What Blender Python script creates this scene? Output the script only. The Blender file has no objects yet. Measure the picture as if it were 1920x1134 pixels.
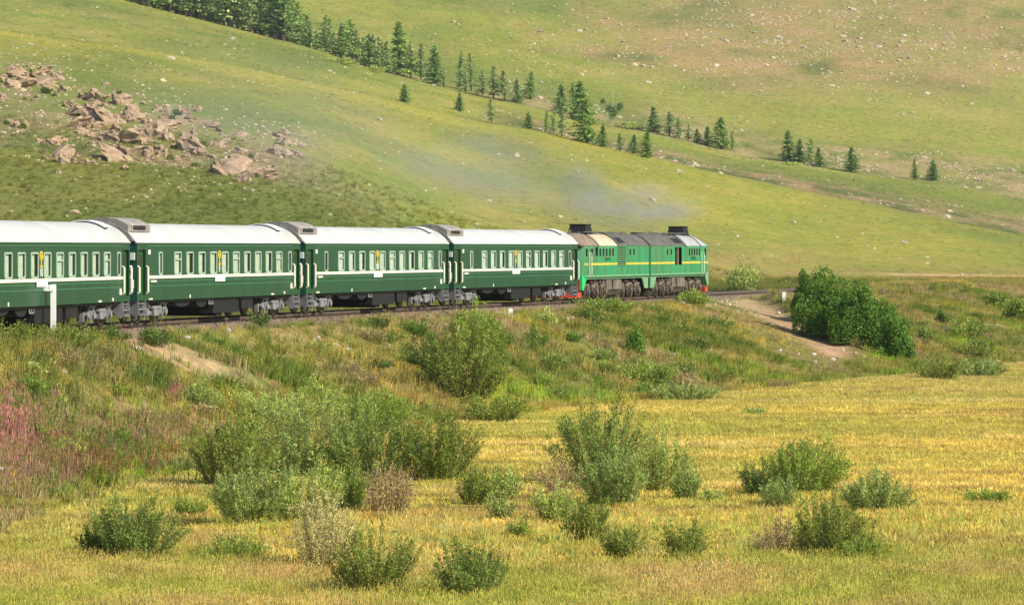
import bpy, math, random
import numpy as np
from mathutils import Vector, Matrix

random.seed(7)
RS = np.random.RandomState(7)
SC = bpy.context.scene
COL = SC.collection

# ------------------------------------------------------------------ camera, sky, sun, exposure
F, YH, HC = 6763.0, 464.4, 3.315          # focal length in px of a 1920 px frame, eye level row, eye height above the rails
cam = bpy.data.objects.new('camera', bpy.data.cameras.new('camera'))
COL.objects.link(cam)
cam.location = (0, 0, HC)
cam.rotation_euler = (math.radians(90), 0, 0)
cam.data.sensor_width = 36
cam.data.lens = F * 36 / 1920
cam.data.shift_y = -(567 - YH) / 1920
cam.data.clip_start = 0.5
cam.data.clip_end = 9000
SC.camera = cam

SUN_EL = math.radians(38)
SUN_AZ = math.radians(120)                # clockwise from +Y
sdir = Vector((math.sin(SUN_AZ) * math.cos(SUN_EL), math.cos(SUN_AZ) * math.cos(SUN_EL), math.sin(SUN_EL)))
world = bpy.data.worlds.new('World')
SC.world = world
world.use_nodes = True
wn = world.node_tree
bg = wn.nodes['Background']
sky = wn.nodes.new('ShaderNodeTexSky')
sky.sky_type = 'NISHITA'
sky.sun_disc = False
sky.sun_elevation = SUN_EL
sky.sun_rotation = SUN_AZ
sky.altitude = 800
wn.links.new(sky.outputs[0], bg.inputs[0])
bg.inputs[1].default_value = 0.10
sl = bpy.data.lights.new('sun', 'SUN')
sl.energy = 4.6
sl.angle = math.radians(0.5)
sl.color = (1.0, 0.92, 0.77)
sun = bpy.data.objects.new('sun', sl)
COL.objects.link(sun)
sun.rotation_euler = sdir.to_track_quat('Z', 'Y').to_euler()
SC.view_settings.view_transform = 'Standard'
SC.view_settings.look = 'None'
SC.view_settings.exposure = 0.58
SC.view_settings.gamma = 1
SC.view_settings.use_curve_mapping = False

# ------------------------------------------------------------------ helpers
def tag(o, label=None, cat=None, group=None, kind=None):
    if label: o['label'] = label
    if cat: o['category'] = cat
    if group: o['group'] = group
    if kind: o['kind'] = kind
    return o

def empty(name, loc=(0, 0, 0), rz=0.0):
    o = bpy.data.objects.new(name, None)
    o.empty_display_size = 0.3
    COL.objects.link(o)
    o.location = loc
    o.rotation_euler = (0, 0, rz)
    return o

def link_mesh(name, me, parent=None):
    o = bpy.data.objects.new(name, me)
    COL.objects.link(o)
    if parent: o.parent = parent
    return o

def mesh_np(name, v, f, mats=(), smooth=False, col=None, parent=None, fmat=None):
    """v Nx3 array, f MxK array (all faces K-gons)."""
    v = np.asarray(v, np.float32); f = np.asarray(f, np.int32)
    me = bpy.data.meshes.new(name)
    me.vertices.add(len(v)); me.vertices.foreach_set('co', v.ravel())
    k = f.shape[1]
    me.loops.add(f.size); me.loops.foreach_set('vertex_index', f.ravel())
    me.polygons.add(len(f))
    me.polygons.foreach_set('loop_start', np.arange(0, f.size, k, dtype=np.int32))
    me.polygons.foreach_set('loop_total', np.full(len(f), k, np.int32))
    if smooth: me.polygons.foreach_set('use_smooth', np.ones(len(f), bool))
    if fmat is not None: me.polygons.foreach_set('material_index', np.asarray(fmat, np.int32))
    me.update(calc_edges=True)
    if col is not None:
        a = me.attributes.new('tint', 'FLOAT_COLOR', 'POINT')
        c = np.ones((len(v), 4), np.float32); c[:, :3] = col
        a.data.foreach_set('color', c.ravel())
    for m in mats: me.materials.append(m)
    if name is None: return me
    return link_mesh(name, me, parent)

class MB:
    def __init__(s): s.v = []; s.f = []; s.m = []
    def add(s, vs, fs, m=0):
        b = len(s.v); s.v += [tuple(p) for p in vs]
        s.f += [tuple(b + i for i in f) for f in fs]; s.m += [m] * len(fs)
    def box(s, x0, x1, y0, y1, z0, z1, m=0):
        x0, x1 = sorted((x0, x1)); y0, y1 = sorted((y0, y1)); z0, z1 = sorted((z0, z1))
        s.add([(x0,y0,z0),(x1,y0,z0),(x1,y1,z0),(x0,y1,z0),(x0,y0,z1),(x1,y0,z1),(x1,y1,z1),(x0,y1,z1)],
              [(0,3,2,1),(4,5,6,7),(0,1,5,4),(1,2,6,5),(2,3,7,6),(3,0,4,7)], m)
    def prism_x(s, pts, x0, x1, m=0, cap=True):
        """pts: (y,z) outline, extruded along x"""
        n = len(pts)
        s.add([(x0, y, z) for y, z in pts] + [(x1, y, z) for y, z in pts],
              [(i, (i+1) % n, n + (i+1) % n, n + i) for i in range(n)] + ([tuple(range(n))[::-1], tuple(range(n, 2*n))] if cap else []), m)
    def prism_y(s, pts, y0, y1, m=0):
        """pts: (x,z) outline, extruded along y"""
        n = len(pts)
        s.add([(x, y0, z) for x, z in pts] + [(x, y1, z) for x, z in pts],
              [(i, (i+1) % n, n + (i+1) % n, n + i) for i in range(n)] + [tuple(range(n))[::-1], tuple(range(n, 2*n))], m)
    def tube(s, p0, p1, r, n=8, m=0, r1=None, cap=True):
        p0 = Vector(p0); p1 = Vector(p1); d = (p1 - p0).normalized()
        a = d.orthogonal().normalized(); b = d.cross(a)
        r1 = r if r1 is None else r1
        vs = []
        for p, rr in ((p0, r), (p1, r1)):
            for i in range(n):
                t = 2*math.pi*i/n
                vs.append(p + a*(rr*math.cos(t)) + b*(rr*math.sin(t)))
        s.add(vs, [(i, (i+1) % n, n+(i+1) % n, n+i) for i in range(n)] + ([tuple(range(n))[::-1], tuple(range(n, 2*n))] if cap else []), m)
    def path(s, pts, r, n=6, m=0):
        for a, b in zip(pts[:-1], pts[1:]): s.tube(a, b, r, n, m)
    def build(s, name, mats, parent=None, smooth=False):
        me = s.mesh(name, mats, smooth)
        return link_mesh(name, me, parent)
    def mesh(s, name, mats, smooth=False):
        me = bpy.data.meshes.new(name)
        me.from_pydata(s.v, [], s.f)
        if not isinstance(mats, (list, tuple)): mats = [mats]
        for m in mats: me.materials.append(m)
        me.polygons.foreach_set('material_index', s.m)
        if smooth: me.polygons.foreach_set('use_smooth', [True]*len(s.f))
        me.update()
        return me

def copy_tree(o, parent=None):
    c = o.copy(); COL.objects.link(c)
    if parent: c.parent = parent
    for ch in o.children: copy_tree(ch, c)
    return c

# value noise
def _h(ix, iy, seed):
    h = (ix.astype(np.int64)*374761393 + iy.astype(np.int64)*668265263 + seed*974711) & 0xffffffff
    h = ((h ^ (h >> 13))*1274126177) & 0xffffffff
    h = (h ^ (h >> 16)) & 0xffffffff
    return h.astype(np.float64)/4294967295.0
def vn(x, y, seed=0):
    x = np.asarray(x, float); y = np.asarray(y, float)
    ix = np.floor(x); iy = np.floor(y); fx = x-ix; fy = y-iy
    fx = fx*fx*(3-2*fx); fy = fy*fy*(3-2*fy)
    a = _h(ix, iy, seed); b = _h(ix+1, iy, seed); c = _h(ix, iy+1, seed); d = _h(ix+1, iy+1, seed)
    return (a*(1-fx)+b*fx)*(1-fy) + (c*(1-fx)+d*fx)*fy
def fbm(x, y, sc, oct=4, seed=0, gain=0.5):
    s = 0; a = 1; t = 0
    for i in range(oct):
        s = s + a*vn(np.asarray(x)/sc+17.3*i, np.asarray(y)/sc-9.1*i, seed+i*31); t += a; a *= gain; sc = sc*0.5
    return s/t*2-1          # -1..1
def sstep(a, b, x):
    t = np.clip((x-a)/(b-a), 0, 1); return t*t*(3-2*t)

# ------------------------------------------------------------------ materials
def new_mat(name):
    m = bpy.data.materials.new(name); m.use_nodes = True
    nt = m.node_tree; p = nt.nodes['Principled BSDF']
    return m, nt, p
def nd(nt, typ, **kw):
    n = nt.nodes.new(typ)
    for k, v in kw.items(): setattr(n, k, v)
    return n

def plain(name, c, rough=0.6, var=0.15, scale=3.0, dirt=None, dirt_amt=0.4, metal=0.0, spec=0.4, bump=0.0, streak=False):
    """base colour with noise variation, plus optional dirt colour showing in patches/streaks"""
    m, nt, p = new_mat(name)
    tc = nd(nt, 'ShaderNodeTexCoord')
    mp = nd(nt, 'ShaderNodeMapping'); nt.links.new(tc.outputs['Object'], mp.inputs[0])
    if streak: mp.inputs['Scale'].default_value = (1.6, 1.6, 0.22)
    no = nd(nt, 'ShaderNodeTexNoise'); no.inputs['Scale'].default_value = scale; no.inputs['Detail'].default_value = 6
    nt.links.new(mp.outputs[0], no.inputs[0])
    hs = nd(nt, 'ShaderNodeMix', data_type='RGBA', blend_type='MULTIPLY'); hs.inputs[0].default_value = 1
    r = nd(nt, 'ShaderNodeMapRange'); r.inputs[1].default_value = .3; r.inputs[2].default_value = .7
    r.inputs[3].default_value = 1-var; r.inputs[4].default_value = 1+var
    nt.links.new(no.outputs[0], r.inputs[0])
    hs.inputs[6].default_value = (*c, 1); nt.links.new(r.outputs[0], hs.inputs[7])
    out = hs.outputs[2]
    if dirt:
        n2 = nd(nt, 'ShaderNodeTexNoise'); n2.inputs['Scale'].default_value = scale*0.7; n2.inputs['Detail'].default_value = 8
        n2.inputs['Roughness'].default_value = .65
        nt.links.new(mp.outputs[0], n2.inputs[0])
        r2 = nd(nt, 'ShaderNodeMapRange'); r2.inputs[1].default_value = .46; r2.inputs[2].default_value = .72; r2.inputs[4].default_value = dirt_amt
        nt.links.new(n2.outputs[0], r2.inputs[0])
        mx = nd(nt, 'ShaderNodeMix', data_type='RGBA'); nt.links.new(r2.outputs[0], mx.inputs[0])
        nt.links.new(out, mx.inputs[6]); mx.inputs[7].default_value = (*dirt, 1); out = mx.outputs[2]
    nt.links.new(out, p.inputs['Base Color'])
    p.inputs['Roughness'].default_value = rough; p.inputs['Metallic'].default_value = metal
    p.inputs['Specular IOR Level'].default_value = spec
    if bump:
        b = nd(nt, 'ShaderNodeBump'); b.inputs['Strength'].default_value = bump; b.inputs['Distance'].default_value = .02
        nt.links.new(no.outputs[0], b.inputs['Height']); nt.links.new(b.outputs[0], p.inputs['Normal'])
    return m

def leaf_mat(name, c, var=0.3, trans=0.3, inst=True, rough=0.6):
    """leaf/blade colour times the tint of its own mesh, times (for scattered plants) the tint of the instance"""
    m, nt, p = new_mat(name)
    out_n = nt.nodes['Material Output']
    a1 = nd(nt, 'ShaderNodeAttribute', attribute_name='tint')
    mul = nd(nt, 'ShaderNodeMix', data_type='RGBA', blend_type='MULTIPLY'); mul.inputs[0].default_value = 1
    mul.inputs[6].default_value = (*c, 1); nt.links.new(a1.outputs['Color'], mul.inputs[7])
    out = mul.outputs[2]
    if inst:
        a2 = nd(nt, 'ShaderNodeAttribute', attribute_name='itint', attribute_type='INSTANCER')
        m2 = nd(nt, 'ShaderNodeMix', data_type='RGBA', blend_type='MULTIPLY'); m2.inputs[0].default_value = 1
        nt.links.new(out, m2.inputs[6]); nt.links.new(a2.outputs['Color'], m2.inputs[7]); out = m2.outputs[2]
    df = nd(nt, 'ShaderNodeBsdfDiffuse'); tr = nd(nt, 'ShaderNodeBsdfTranslucent')
    nt.links.new(out, df.inputs[0]); nt.links.new(out, tr.inputs[0])
    mx = nd(nt, 'ShaderNodeMixShader'); mx.inputs[0].default_value = trans
    nt.links.new(df.outputs[0], mx.inputs[1]); nt.links.new(tr.outputs[0], mx.inputs[2])
    nt.links.new(mx.outputs[0], out_n.inputs[0])
    nt.nodes.remove(p)
    return m

M = {}
M['coach_green'] = plain('coach_green_paint', (0.0055, 0.058, 0.030), .32, .10, .8, dirt=(.035, .075, .05), dirt_amt=.38, streak=True, spec=.5)
M['bead'] = plain('highlight_bead_paint', (0.035, 0.15, 0.085), .4, .15, 2)  # paler green: the highlight along the beads is put into their colour
M['door_green'] = plain('door_green_paint', (0.018, 0.075, 0.022), .4, .15, 2)
M['end_blue'] = plain('end_wall_paint', (0.012, 0.075, 0.06), .45, .2, 1.5, dirt=(.04, .05, .05), streak=True)
M['roof_white'] = plain('roof_white_paint', (0.50, 0.52, 0.49), .5, .08, .5, dirt=(.34, .335, .29), dirt_amt=.55, streak=False)
M['cream'] = plain('cream_paint', (0.78, 0.76, 0.60), .45, .06, 2)
M['white'] = plain('white_paint', (0.82, 0.82, 0.80), .5, .05, 2)
M['frame'] = plain('window_frame_metal', (0.32, 0.43, 0.34), .4, .12, 4)
M['soot'] = plain('sooty_roof_metal', (0.30, 0.275, 0.25), .8, .25, 2.5, dirt=(.13, .11, .10), dirt_amt=.6)
M['grey'] = plain('grey_bogie_paint', (0.22, 0.225, 0.235), .6, .35, 3, dirt=(.10, .07, .045), dirt_amt=.6)
M['black'] = plain('underframe_black', (0.010, 0.010, 0.010), .7, .3, 2)
M['steel'] = plain('worn_wheel_steel', (0.30, 0.26, 0.22), .4, .2, 6, metal=.6)
M['curtain'] = plain('curtain_cloth', (0.78, 0.80, 0.66), .9, .12, 5)
M['curtain2'] = plain('white_curtain_cloth', (0.85, 0.85, 0.78), .9, .06, 5)
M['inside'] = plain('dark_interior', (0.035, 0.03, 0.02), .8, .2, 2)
M['yellow'] = plain('yellow_paint', (0.68, 0.50, 0.04), .55, .12, 2, dirt=(.38, .24, .09), dirt_amt=.7)
M['loco_green'] = plain('locomotive_green_paint', (0.022, 0.26, 0.10), .5, .25, .8, dirt=(.10, .11, .06), dirt_amt=1.0, streak=True)
M['loco_bright'] = plain('fresh_green_paint', (0.01, 0.52, 0.16), .4, .08, 1)
M['loco_frame'] = plain('pale_green_sill', (0.16, 0.36, 0.18), .6, .2, 2, dirt=(.12, .12, .08), dirt_amt=.5)
M['rusty'] = plain('rusty_roof_sheet', (0.24, 0.19, 0.14), .75, .3, 1.4, dirt=(.17, .075, .04), dirt_amt=.9, streak=True)
M['cream_roof'] = plain('faded_cream_roof', (0.56, 0.50, 0.34), .6, .15, 1.2, dirt=(.24, .17, .10), dirt_amt=.75)
M['pale_roof'] = plain('pale_grey_roof', (0.38, 0.385, 0.375), .5, .15, 1.2, dirt=(.25, .24, .22), dirt_amt=.5)
M['dark_roof'] = plain('dark_grey_roof', (0.10, 0.095, 0.085), .75, .35, 1.5, dirt=(.16, .12, .085), dirt_amt=.7)
M['loco_under'] = plain('grimy_running_gear', (0.085, 0.065, 0.048), .75, .45, 3, dirt=(.22, .17, .12), dirt_amt=.5, bump=.5)
M['tank'] = plain('grimy_fuel_tank', (0.13, 0.11, 0.085), .7, .3, 1.5, dirt=(.28, .23, .15), dirt_amt=.6)
M['red'] = plain('red_plough_paint', (0.50, 0.055, 0.03), .5, .2, 2, dirt=(.2, .08, .05), dirt_amt=.4)
M['rust_steel'] = plain('rusty_rail_steel', (0.085, 0.055, 0.04), .7, .3, 4)
M['rail_top'] = plain('polished_rail_head', (0.45, 0.42, 0.38), .25, .1, 4, metal=.9)
M['sleeper'] = plain('weathered_sleeper', (0.12, 0.095, 0.075), .85, .35, 5)
M['letter'] = plain('dark_lettering', (0.02, 0.10, 0.04), .6, .1, 3)
M['faint_letter'] = plain('faded_lettering', (0.35, 0.36, 0.33), .6, .1, 3)
M['letter_white'] = plain('white_lettering', (0.70, 0.80, 0.72), .6, .1, 3)
M['bark'] = plain('grey_brown_bark', (0.16, 0.125, 0.10), .9, .35, 6)
M['twig'] = plain('willow_twig', (0.17, 0.12, 0.07), .9, .3, 6)
M['dead_wood'] = plain('bleached_dead_wood', (0.42, 0.38, 0.32), .85, .2, 5)

def glass_mat():
    m, nt, p = new_mat('window_glass')
    nt.nodes.remove(p)
    t = nd(nt, 'ShaderNodeBsdfTransparent'); t.inputs[0].default_value = (.86, .90, .88, 1)
    g = nd(nt, 'ShaderNodeBsdfGlossy'); g.inputs['Roughness'].default_value = .06
    mx = nd(nt, 'ShaderNodeMixShader'); mx.inputs[0].default_value = .10
    nt.links.new(t.outputs[0], mx.inputs[1]); nt.links.new(g.outputs[0], mx.inputs[2])
    nt.links.new(mx.outputs[0], nt.nodes['Material Output'].inputs[0])
    return m
M['glass'] = glass_mat()

# ------------------------------------------------------------------ the railway line (centre line X as a function of Y)
TK = np.array([(-3, 6), (-12, 30), (-20, 55), (-24, 82), (-24.6, 105), (-22.29, 133.1), (-17.83, 157.34), (-11.82, 181.2),
               (-4.75, 204.76), (2.94, 228.0), (12.73, 261.1), (22.6, 291), (32.3, 320), (38.6, 342), (42.0, 362), (43.2, 385), (42.0, 420), (37, 460), (28, 510)], float)
_ty = np.arange(6, 510.01, 0.5)
def hermite(ty, ky, kx):
    m = np.gradient(kx, ky)
    i = np.clip(np.searchsorted(ky, ty) - 1, 0, len(ky)-2)
    h = ky[i+1]-ky[i]; t = (ty-ky[i])/h
    return (2*t**3-3*t**2+1)*kx[i] + (t**3-2*t**2+t)*h*m[i] + (-2*t**3+3*t**2)*kx[i+1] + (t**3-t**2)*h*m[i+1]
_tx = hermite(_ty, TK[:, 1], TK[:, 0])
_tt = np.arctan(np.gradient(_tx, _ty))
def track_foot(X, Y):
    """signed distance to the line (right of travel positive) and the Y of the foot point"""
    Yf = np.array(Y, float)
    for _ in range(7):
        xt = np.interp(Yf, _ty, _tx); th = np.interp(Yf, _ty, _tt)
        al = (X-xt)*np.sin(th)+(Y-Yf)*np.cos(th)
        Yf = Yf + 0.8*np.clip(al, -25, 25)*np.cos(th)
    xt = np.interp(Yf, _ty, _tx); th = np.interp(Yf, _ty, _tt)
    n = (X-xt)*np.cos(th) - (Y-Yf)*np.sin(th)
    return n, Yf

# ------------------------------------------------------------------ ground shape
C1 = np.array([(-900, -60), (-300, 0), (0, 62), (230, 97), (500, 143), (700, 182), (900, 230), (1021, 247), (1109, 269), (1227, 295), (1295, 314), (1411, 339), (1541, 365), (1633, 381), (1763, 411), (1920, 440), (2150, 462), (3000, 480)], float)
D1 = np.array([(-900, 900), (0, 860), (700, 820), (1227, 780), (1920, 720), (3000, 700)], float)
C2 = np.array([(-900, -300), (0, -62), (230, 0), (420, 45), (590, 90), (720, 135), (840, 165), (900, 182), (985, 197), (1047, 213), (1117, 235), (1210, 247), (1295, 268), (1400, 295), (1448, 300), (1544, 315), (1633, 330), (1763, 344), (1920, 374), (2150, 420), (3000, 460)], float)
D2 = np.array([(-900, 1080), (0, 1060), (700, 1030), (1227, 1000), (1920, 960), (3000, 940)], float)
TOE = np.array([(0, 8.5), (100, 9.2), (128, 10.2), (165, 12), (199, 14.5), (218, 17), (245, 22), (280, 25), (330, 25), (370, 22), (510, 18)], float)
ZM = -4.8
_gx = np.arange(-1200.0, 3300.0, 4.0)
_gk = np.exp(-0.5*(np.arange(-15, 16)/5.0)**2); _gk /= _gk.sum()
def _smooth(T, wide=1):
    v = np.interp(_gx, T[:, 0], T[:, 1])
    for _ in range(wide): v = np.convolve(np.pad(v, 15, mode='edge'), _gk, 'valid')
    return np.stack([_gx, v], 1)
C1, C2, D1, D2 = _smooth(C1), _smooth(C2), _smooth(D1, 12), _smooth(D2, 12)
F1T = _smooth(np.array([(-900, 395), (0, 415), (700, 430), (1100, 470), (1500, 560), (1920, 600), (3000, 600)], float), 8)
R3T = _smooth(np.array([(-900, .8), (0, .8), (700, .9), (1300, 1.0), (1920, 1.08), (3000, 1.1)], float), 12)
C1W, C2W = _smooth(C1, 14), _smooth(C2, 14)
def zof(py, d): return HC + (YH-py)/F*d

def ground(X, Y, detail=True):
    X = np.asarray(X, float); Y = np.asarray(Y, float)
    Ys = np.maximum(Y, 20.0)
    px = 960 + F*X/Ys
    # valley floor
    n, Yf = track_foot(X, np.clip(Y, 6, 560))
    far = sstep(395, 470, Y + 6*fbm(X, Y, 30, 2, 5))
    near = ZM + 3.3*far + 0.10*fbm(X, Y, 14, 3, 1) + 0.05*fbm(X, Y, 3, 3, 2)
    back = -1.45 + 0.25*fbm(X, Y, 25, 3, 8) + 0.10*fbm(X, Y, 5, 3, 9)
    # a gully bank on the hill side of the line, right of the engines
    gb = sstep(374, 380, Y+1.5*fbm(X, Y, 9, 3, 77)) * sstep(-4, 2, X-14) * (1-sstep(560, 640, Y))
    back = back - 0.55 + 0.75*gb
    w = np.interp(Yf, TOE[:, 0], TOE[:, 1])
    w = w + 0.9*fbm(Yf, n*0.3, 16, 3, 12)
    q = np.clip((n-2.9)/(w-2.9), 0, 1)
    prof = 1-(1-q)**1.18
    lump = (1-.85*np.exp(-((Yf-(266-1.95*n))/9.0)**2)*(n > 2))*np.sin(math.pi*q)*(0.35*fbm(Yf, n*0.35, 11, 3, 13)+0.16*fbm(X, Y, 2.2, 3, 14))
    rid = 1.0*np.exp(-((Yf-(277.2-1.95*n))/3.0)**2)*sstep(2.6, 5, n)*(1-sstep(13.5, 17.5, n))
    rid = rid + .18*np.exp(-((Yf-(153.5+.62*n))/2.0)**2)*sstep(3, 4.2, n)*(1-sstep(6, 8.5, n))
    emb_r = -0.52 + (near+0.52)*prof + lump + rid
    ql = np.clip((-n-2.9)/4.0, 0, 1)
    emb_l = -0.52 + (back+0.52)*ql
    z = np.where(n > 0, emb_r, emb_l)
    bal = (1-sstep(1.75, 2.3, np.abs(n)))*(1-sstep(305, 322, Y))
    z = z + bal*0.30
    fade = sstep(440, 500, Y)
    z = z*(1-fade) + fade*np.where(n > 0, near, back)
    z = np.where(Y > 545, -1.5 + 0.2*fbm(X, Y, 30, 3, 21)*1.0, z*(1-sstep(500, 545, Y)) + sstep(500, 545, Y)*(-1.5 + 0.2*fbm(X, Y, 30, 3, 21)))
    # near spur of the hill
    f1 = np.interp(px, F1T[:, 0], F1T[:, 1])
    d1 = np.interp(px, D1[:, 0], D1[:, 1]); c1 = np.interp(px, C1[:, 0], C1[:, 1])
    zc1 = zof(c1, d1)
    t = (Y-f1)/(d1-f1); tc = np.clip(t, 0, 1)
    # a steep rocky lower flank on the left easing to a smooth shoulder
    lw = 1-sstep(450, 1050, px)
    s_conv = 1-(1-tc)**1.55; s_lin = tc**1.25*0.55+0.45*(tc*tc*(3-2*tc))
    s1 = s_conv*lw + s_lin*(1-lw)
    z1 = -1.5 + (zc1+1.5)*s1
    dn = np.clip((Y-d1)/(130.0), 0, None)
    z1 = np.where(Y > d1, zc1 - 14*sstep(0, .35, dn)*sstep(500, 1000, px) - np.clip(Y-d1, 0, None)*0.01, z1)
    z1 = z1 + tc*(0.9*fbm(X, Y, 60, 4, 31)*lw + 0.5*fbm(X, Y, 40, 4, 32)) * (1-0.0*tc)
    z1 = np.where(t < 0, -99, z1)
    # second spur
    f2 = d1-60*sstep(400, 1000, px); d2 = np.interp(px, D2[:, 0], D2[:, 1]); c2 = np.interp(px, C2[:, 0], C2[:, 1])
    zc2 = zof(c2, d2)
    t2 = np.clip((Y-f2)/(d2-f2), 0, 1)
    zb2 = np.minimum(zc1-9*sstep(400, 1000, px), zc2-4)
    s2 = t2**1.1
    z2 = zb2 + (zc2-zb2)*s2
    z2 = np.where(Y > d2, zc2 - 9*sstep(0, 70, Y-d2), z2)
    z2 = z2 + 0.45*fbm(X, Y, 45, 4, 41)*t2
    z2 = np.where(Y < f2, -99, z2)
    # back hill
    f3 = d2-20
    u3 = Y-f3
    zb3 = zof(np.interp(px, C2W[:, 0], C2W[:, 1]), d2)-7.5
    rise = 0.085*u3 + 0.00022*u3*u3*np.clip(1.0-u3/2400, 0.3, 1)
    z3 = zb3 + rise*np.interp(px, R3T[:, 0], R3T[:, 1])
    z3 = z3 + sstep(0, 250, u3)*(4.6*fbm(X, Y, 160, 4, 51)-2.6*np.clip(.35-np.abs(fbm(X+.3*Y, Y*.45, 120, 3, 53)), 0, 1)*2 + 0.8*fbm(X, Y, 40, 4, 52))
    z3 = np.where(u3 < 0, -99, z3)
    return np.maximum(np.maximum(z, z1), np.maximum(z2, z3))

def proj(X, Y, Z):
    return 960+F*X/Y, YH-F*(Z-HC)/Y

def place(px, py, ymin=60, ymax=1900):
    u = (px-960)/F
    ys = np.concatenate([np.arange(ymin, 500, .25), np.arange(max(500, ymin), ymax, 1.0)])
    ys = ys[ys >= ymin]
    g = ground(u*ys, ys); r = HC-(py-YH)/F*ys
    k = np.argmax(g >= r)
    if not (g >= r).any(): k = np.argmax(g-r)
    y = ys[k]
    return float(u*y), float(y), float(g[k])

# ---- terrain mesh on a fan of columns
ua = np.concatenate([np.linspace(-1.4, -0.32, 40)[:-1], np.linspace(-0.32, -0.165, 40)[:-1], np.linspace(-0.165, 0.21, 650), np.linspace(0.21, 0.32, 30)[1:], np.linspace(0.32, 1.4, 40)[1:]])
yr = np.concatenate([np.linspace(6, 60, 40)[:-1], np.linspace(60, 82, 30)[:-1], np.arange(82, 300, 0.62), np.arange(300, 560, 1.25),
                     np.arange(560, 1120, 3.2), np.linspace(1120, 2300, 130)])
U, Yg = np.meshgrid(ua, yr)
Xg = U*Yg
Zg = ground(Xg, Yg)
PX, PY = proj(Xg, Yg, Zg)
ng, Yfg = track_foot(Xg, np.clip(Yg, 6, 560))

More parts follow.
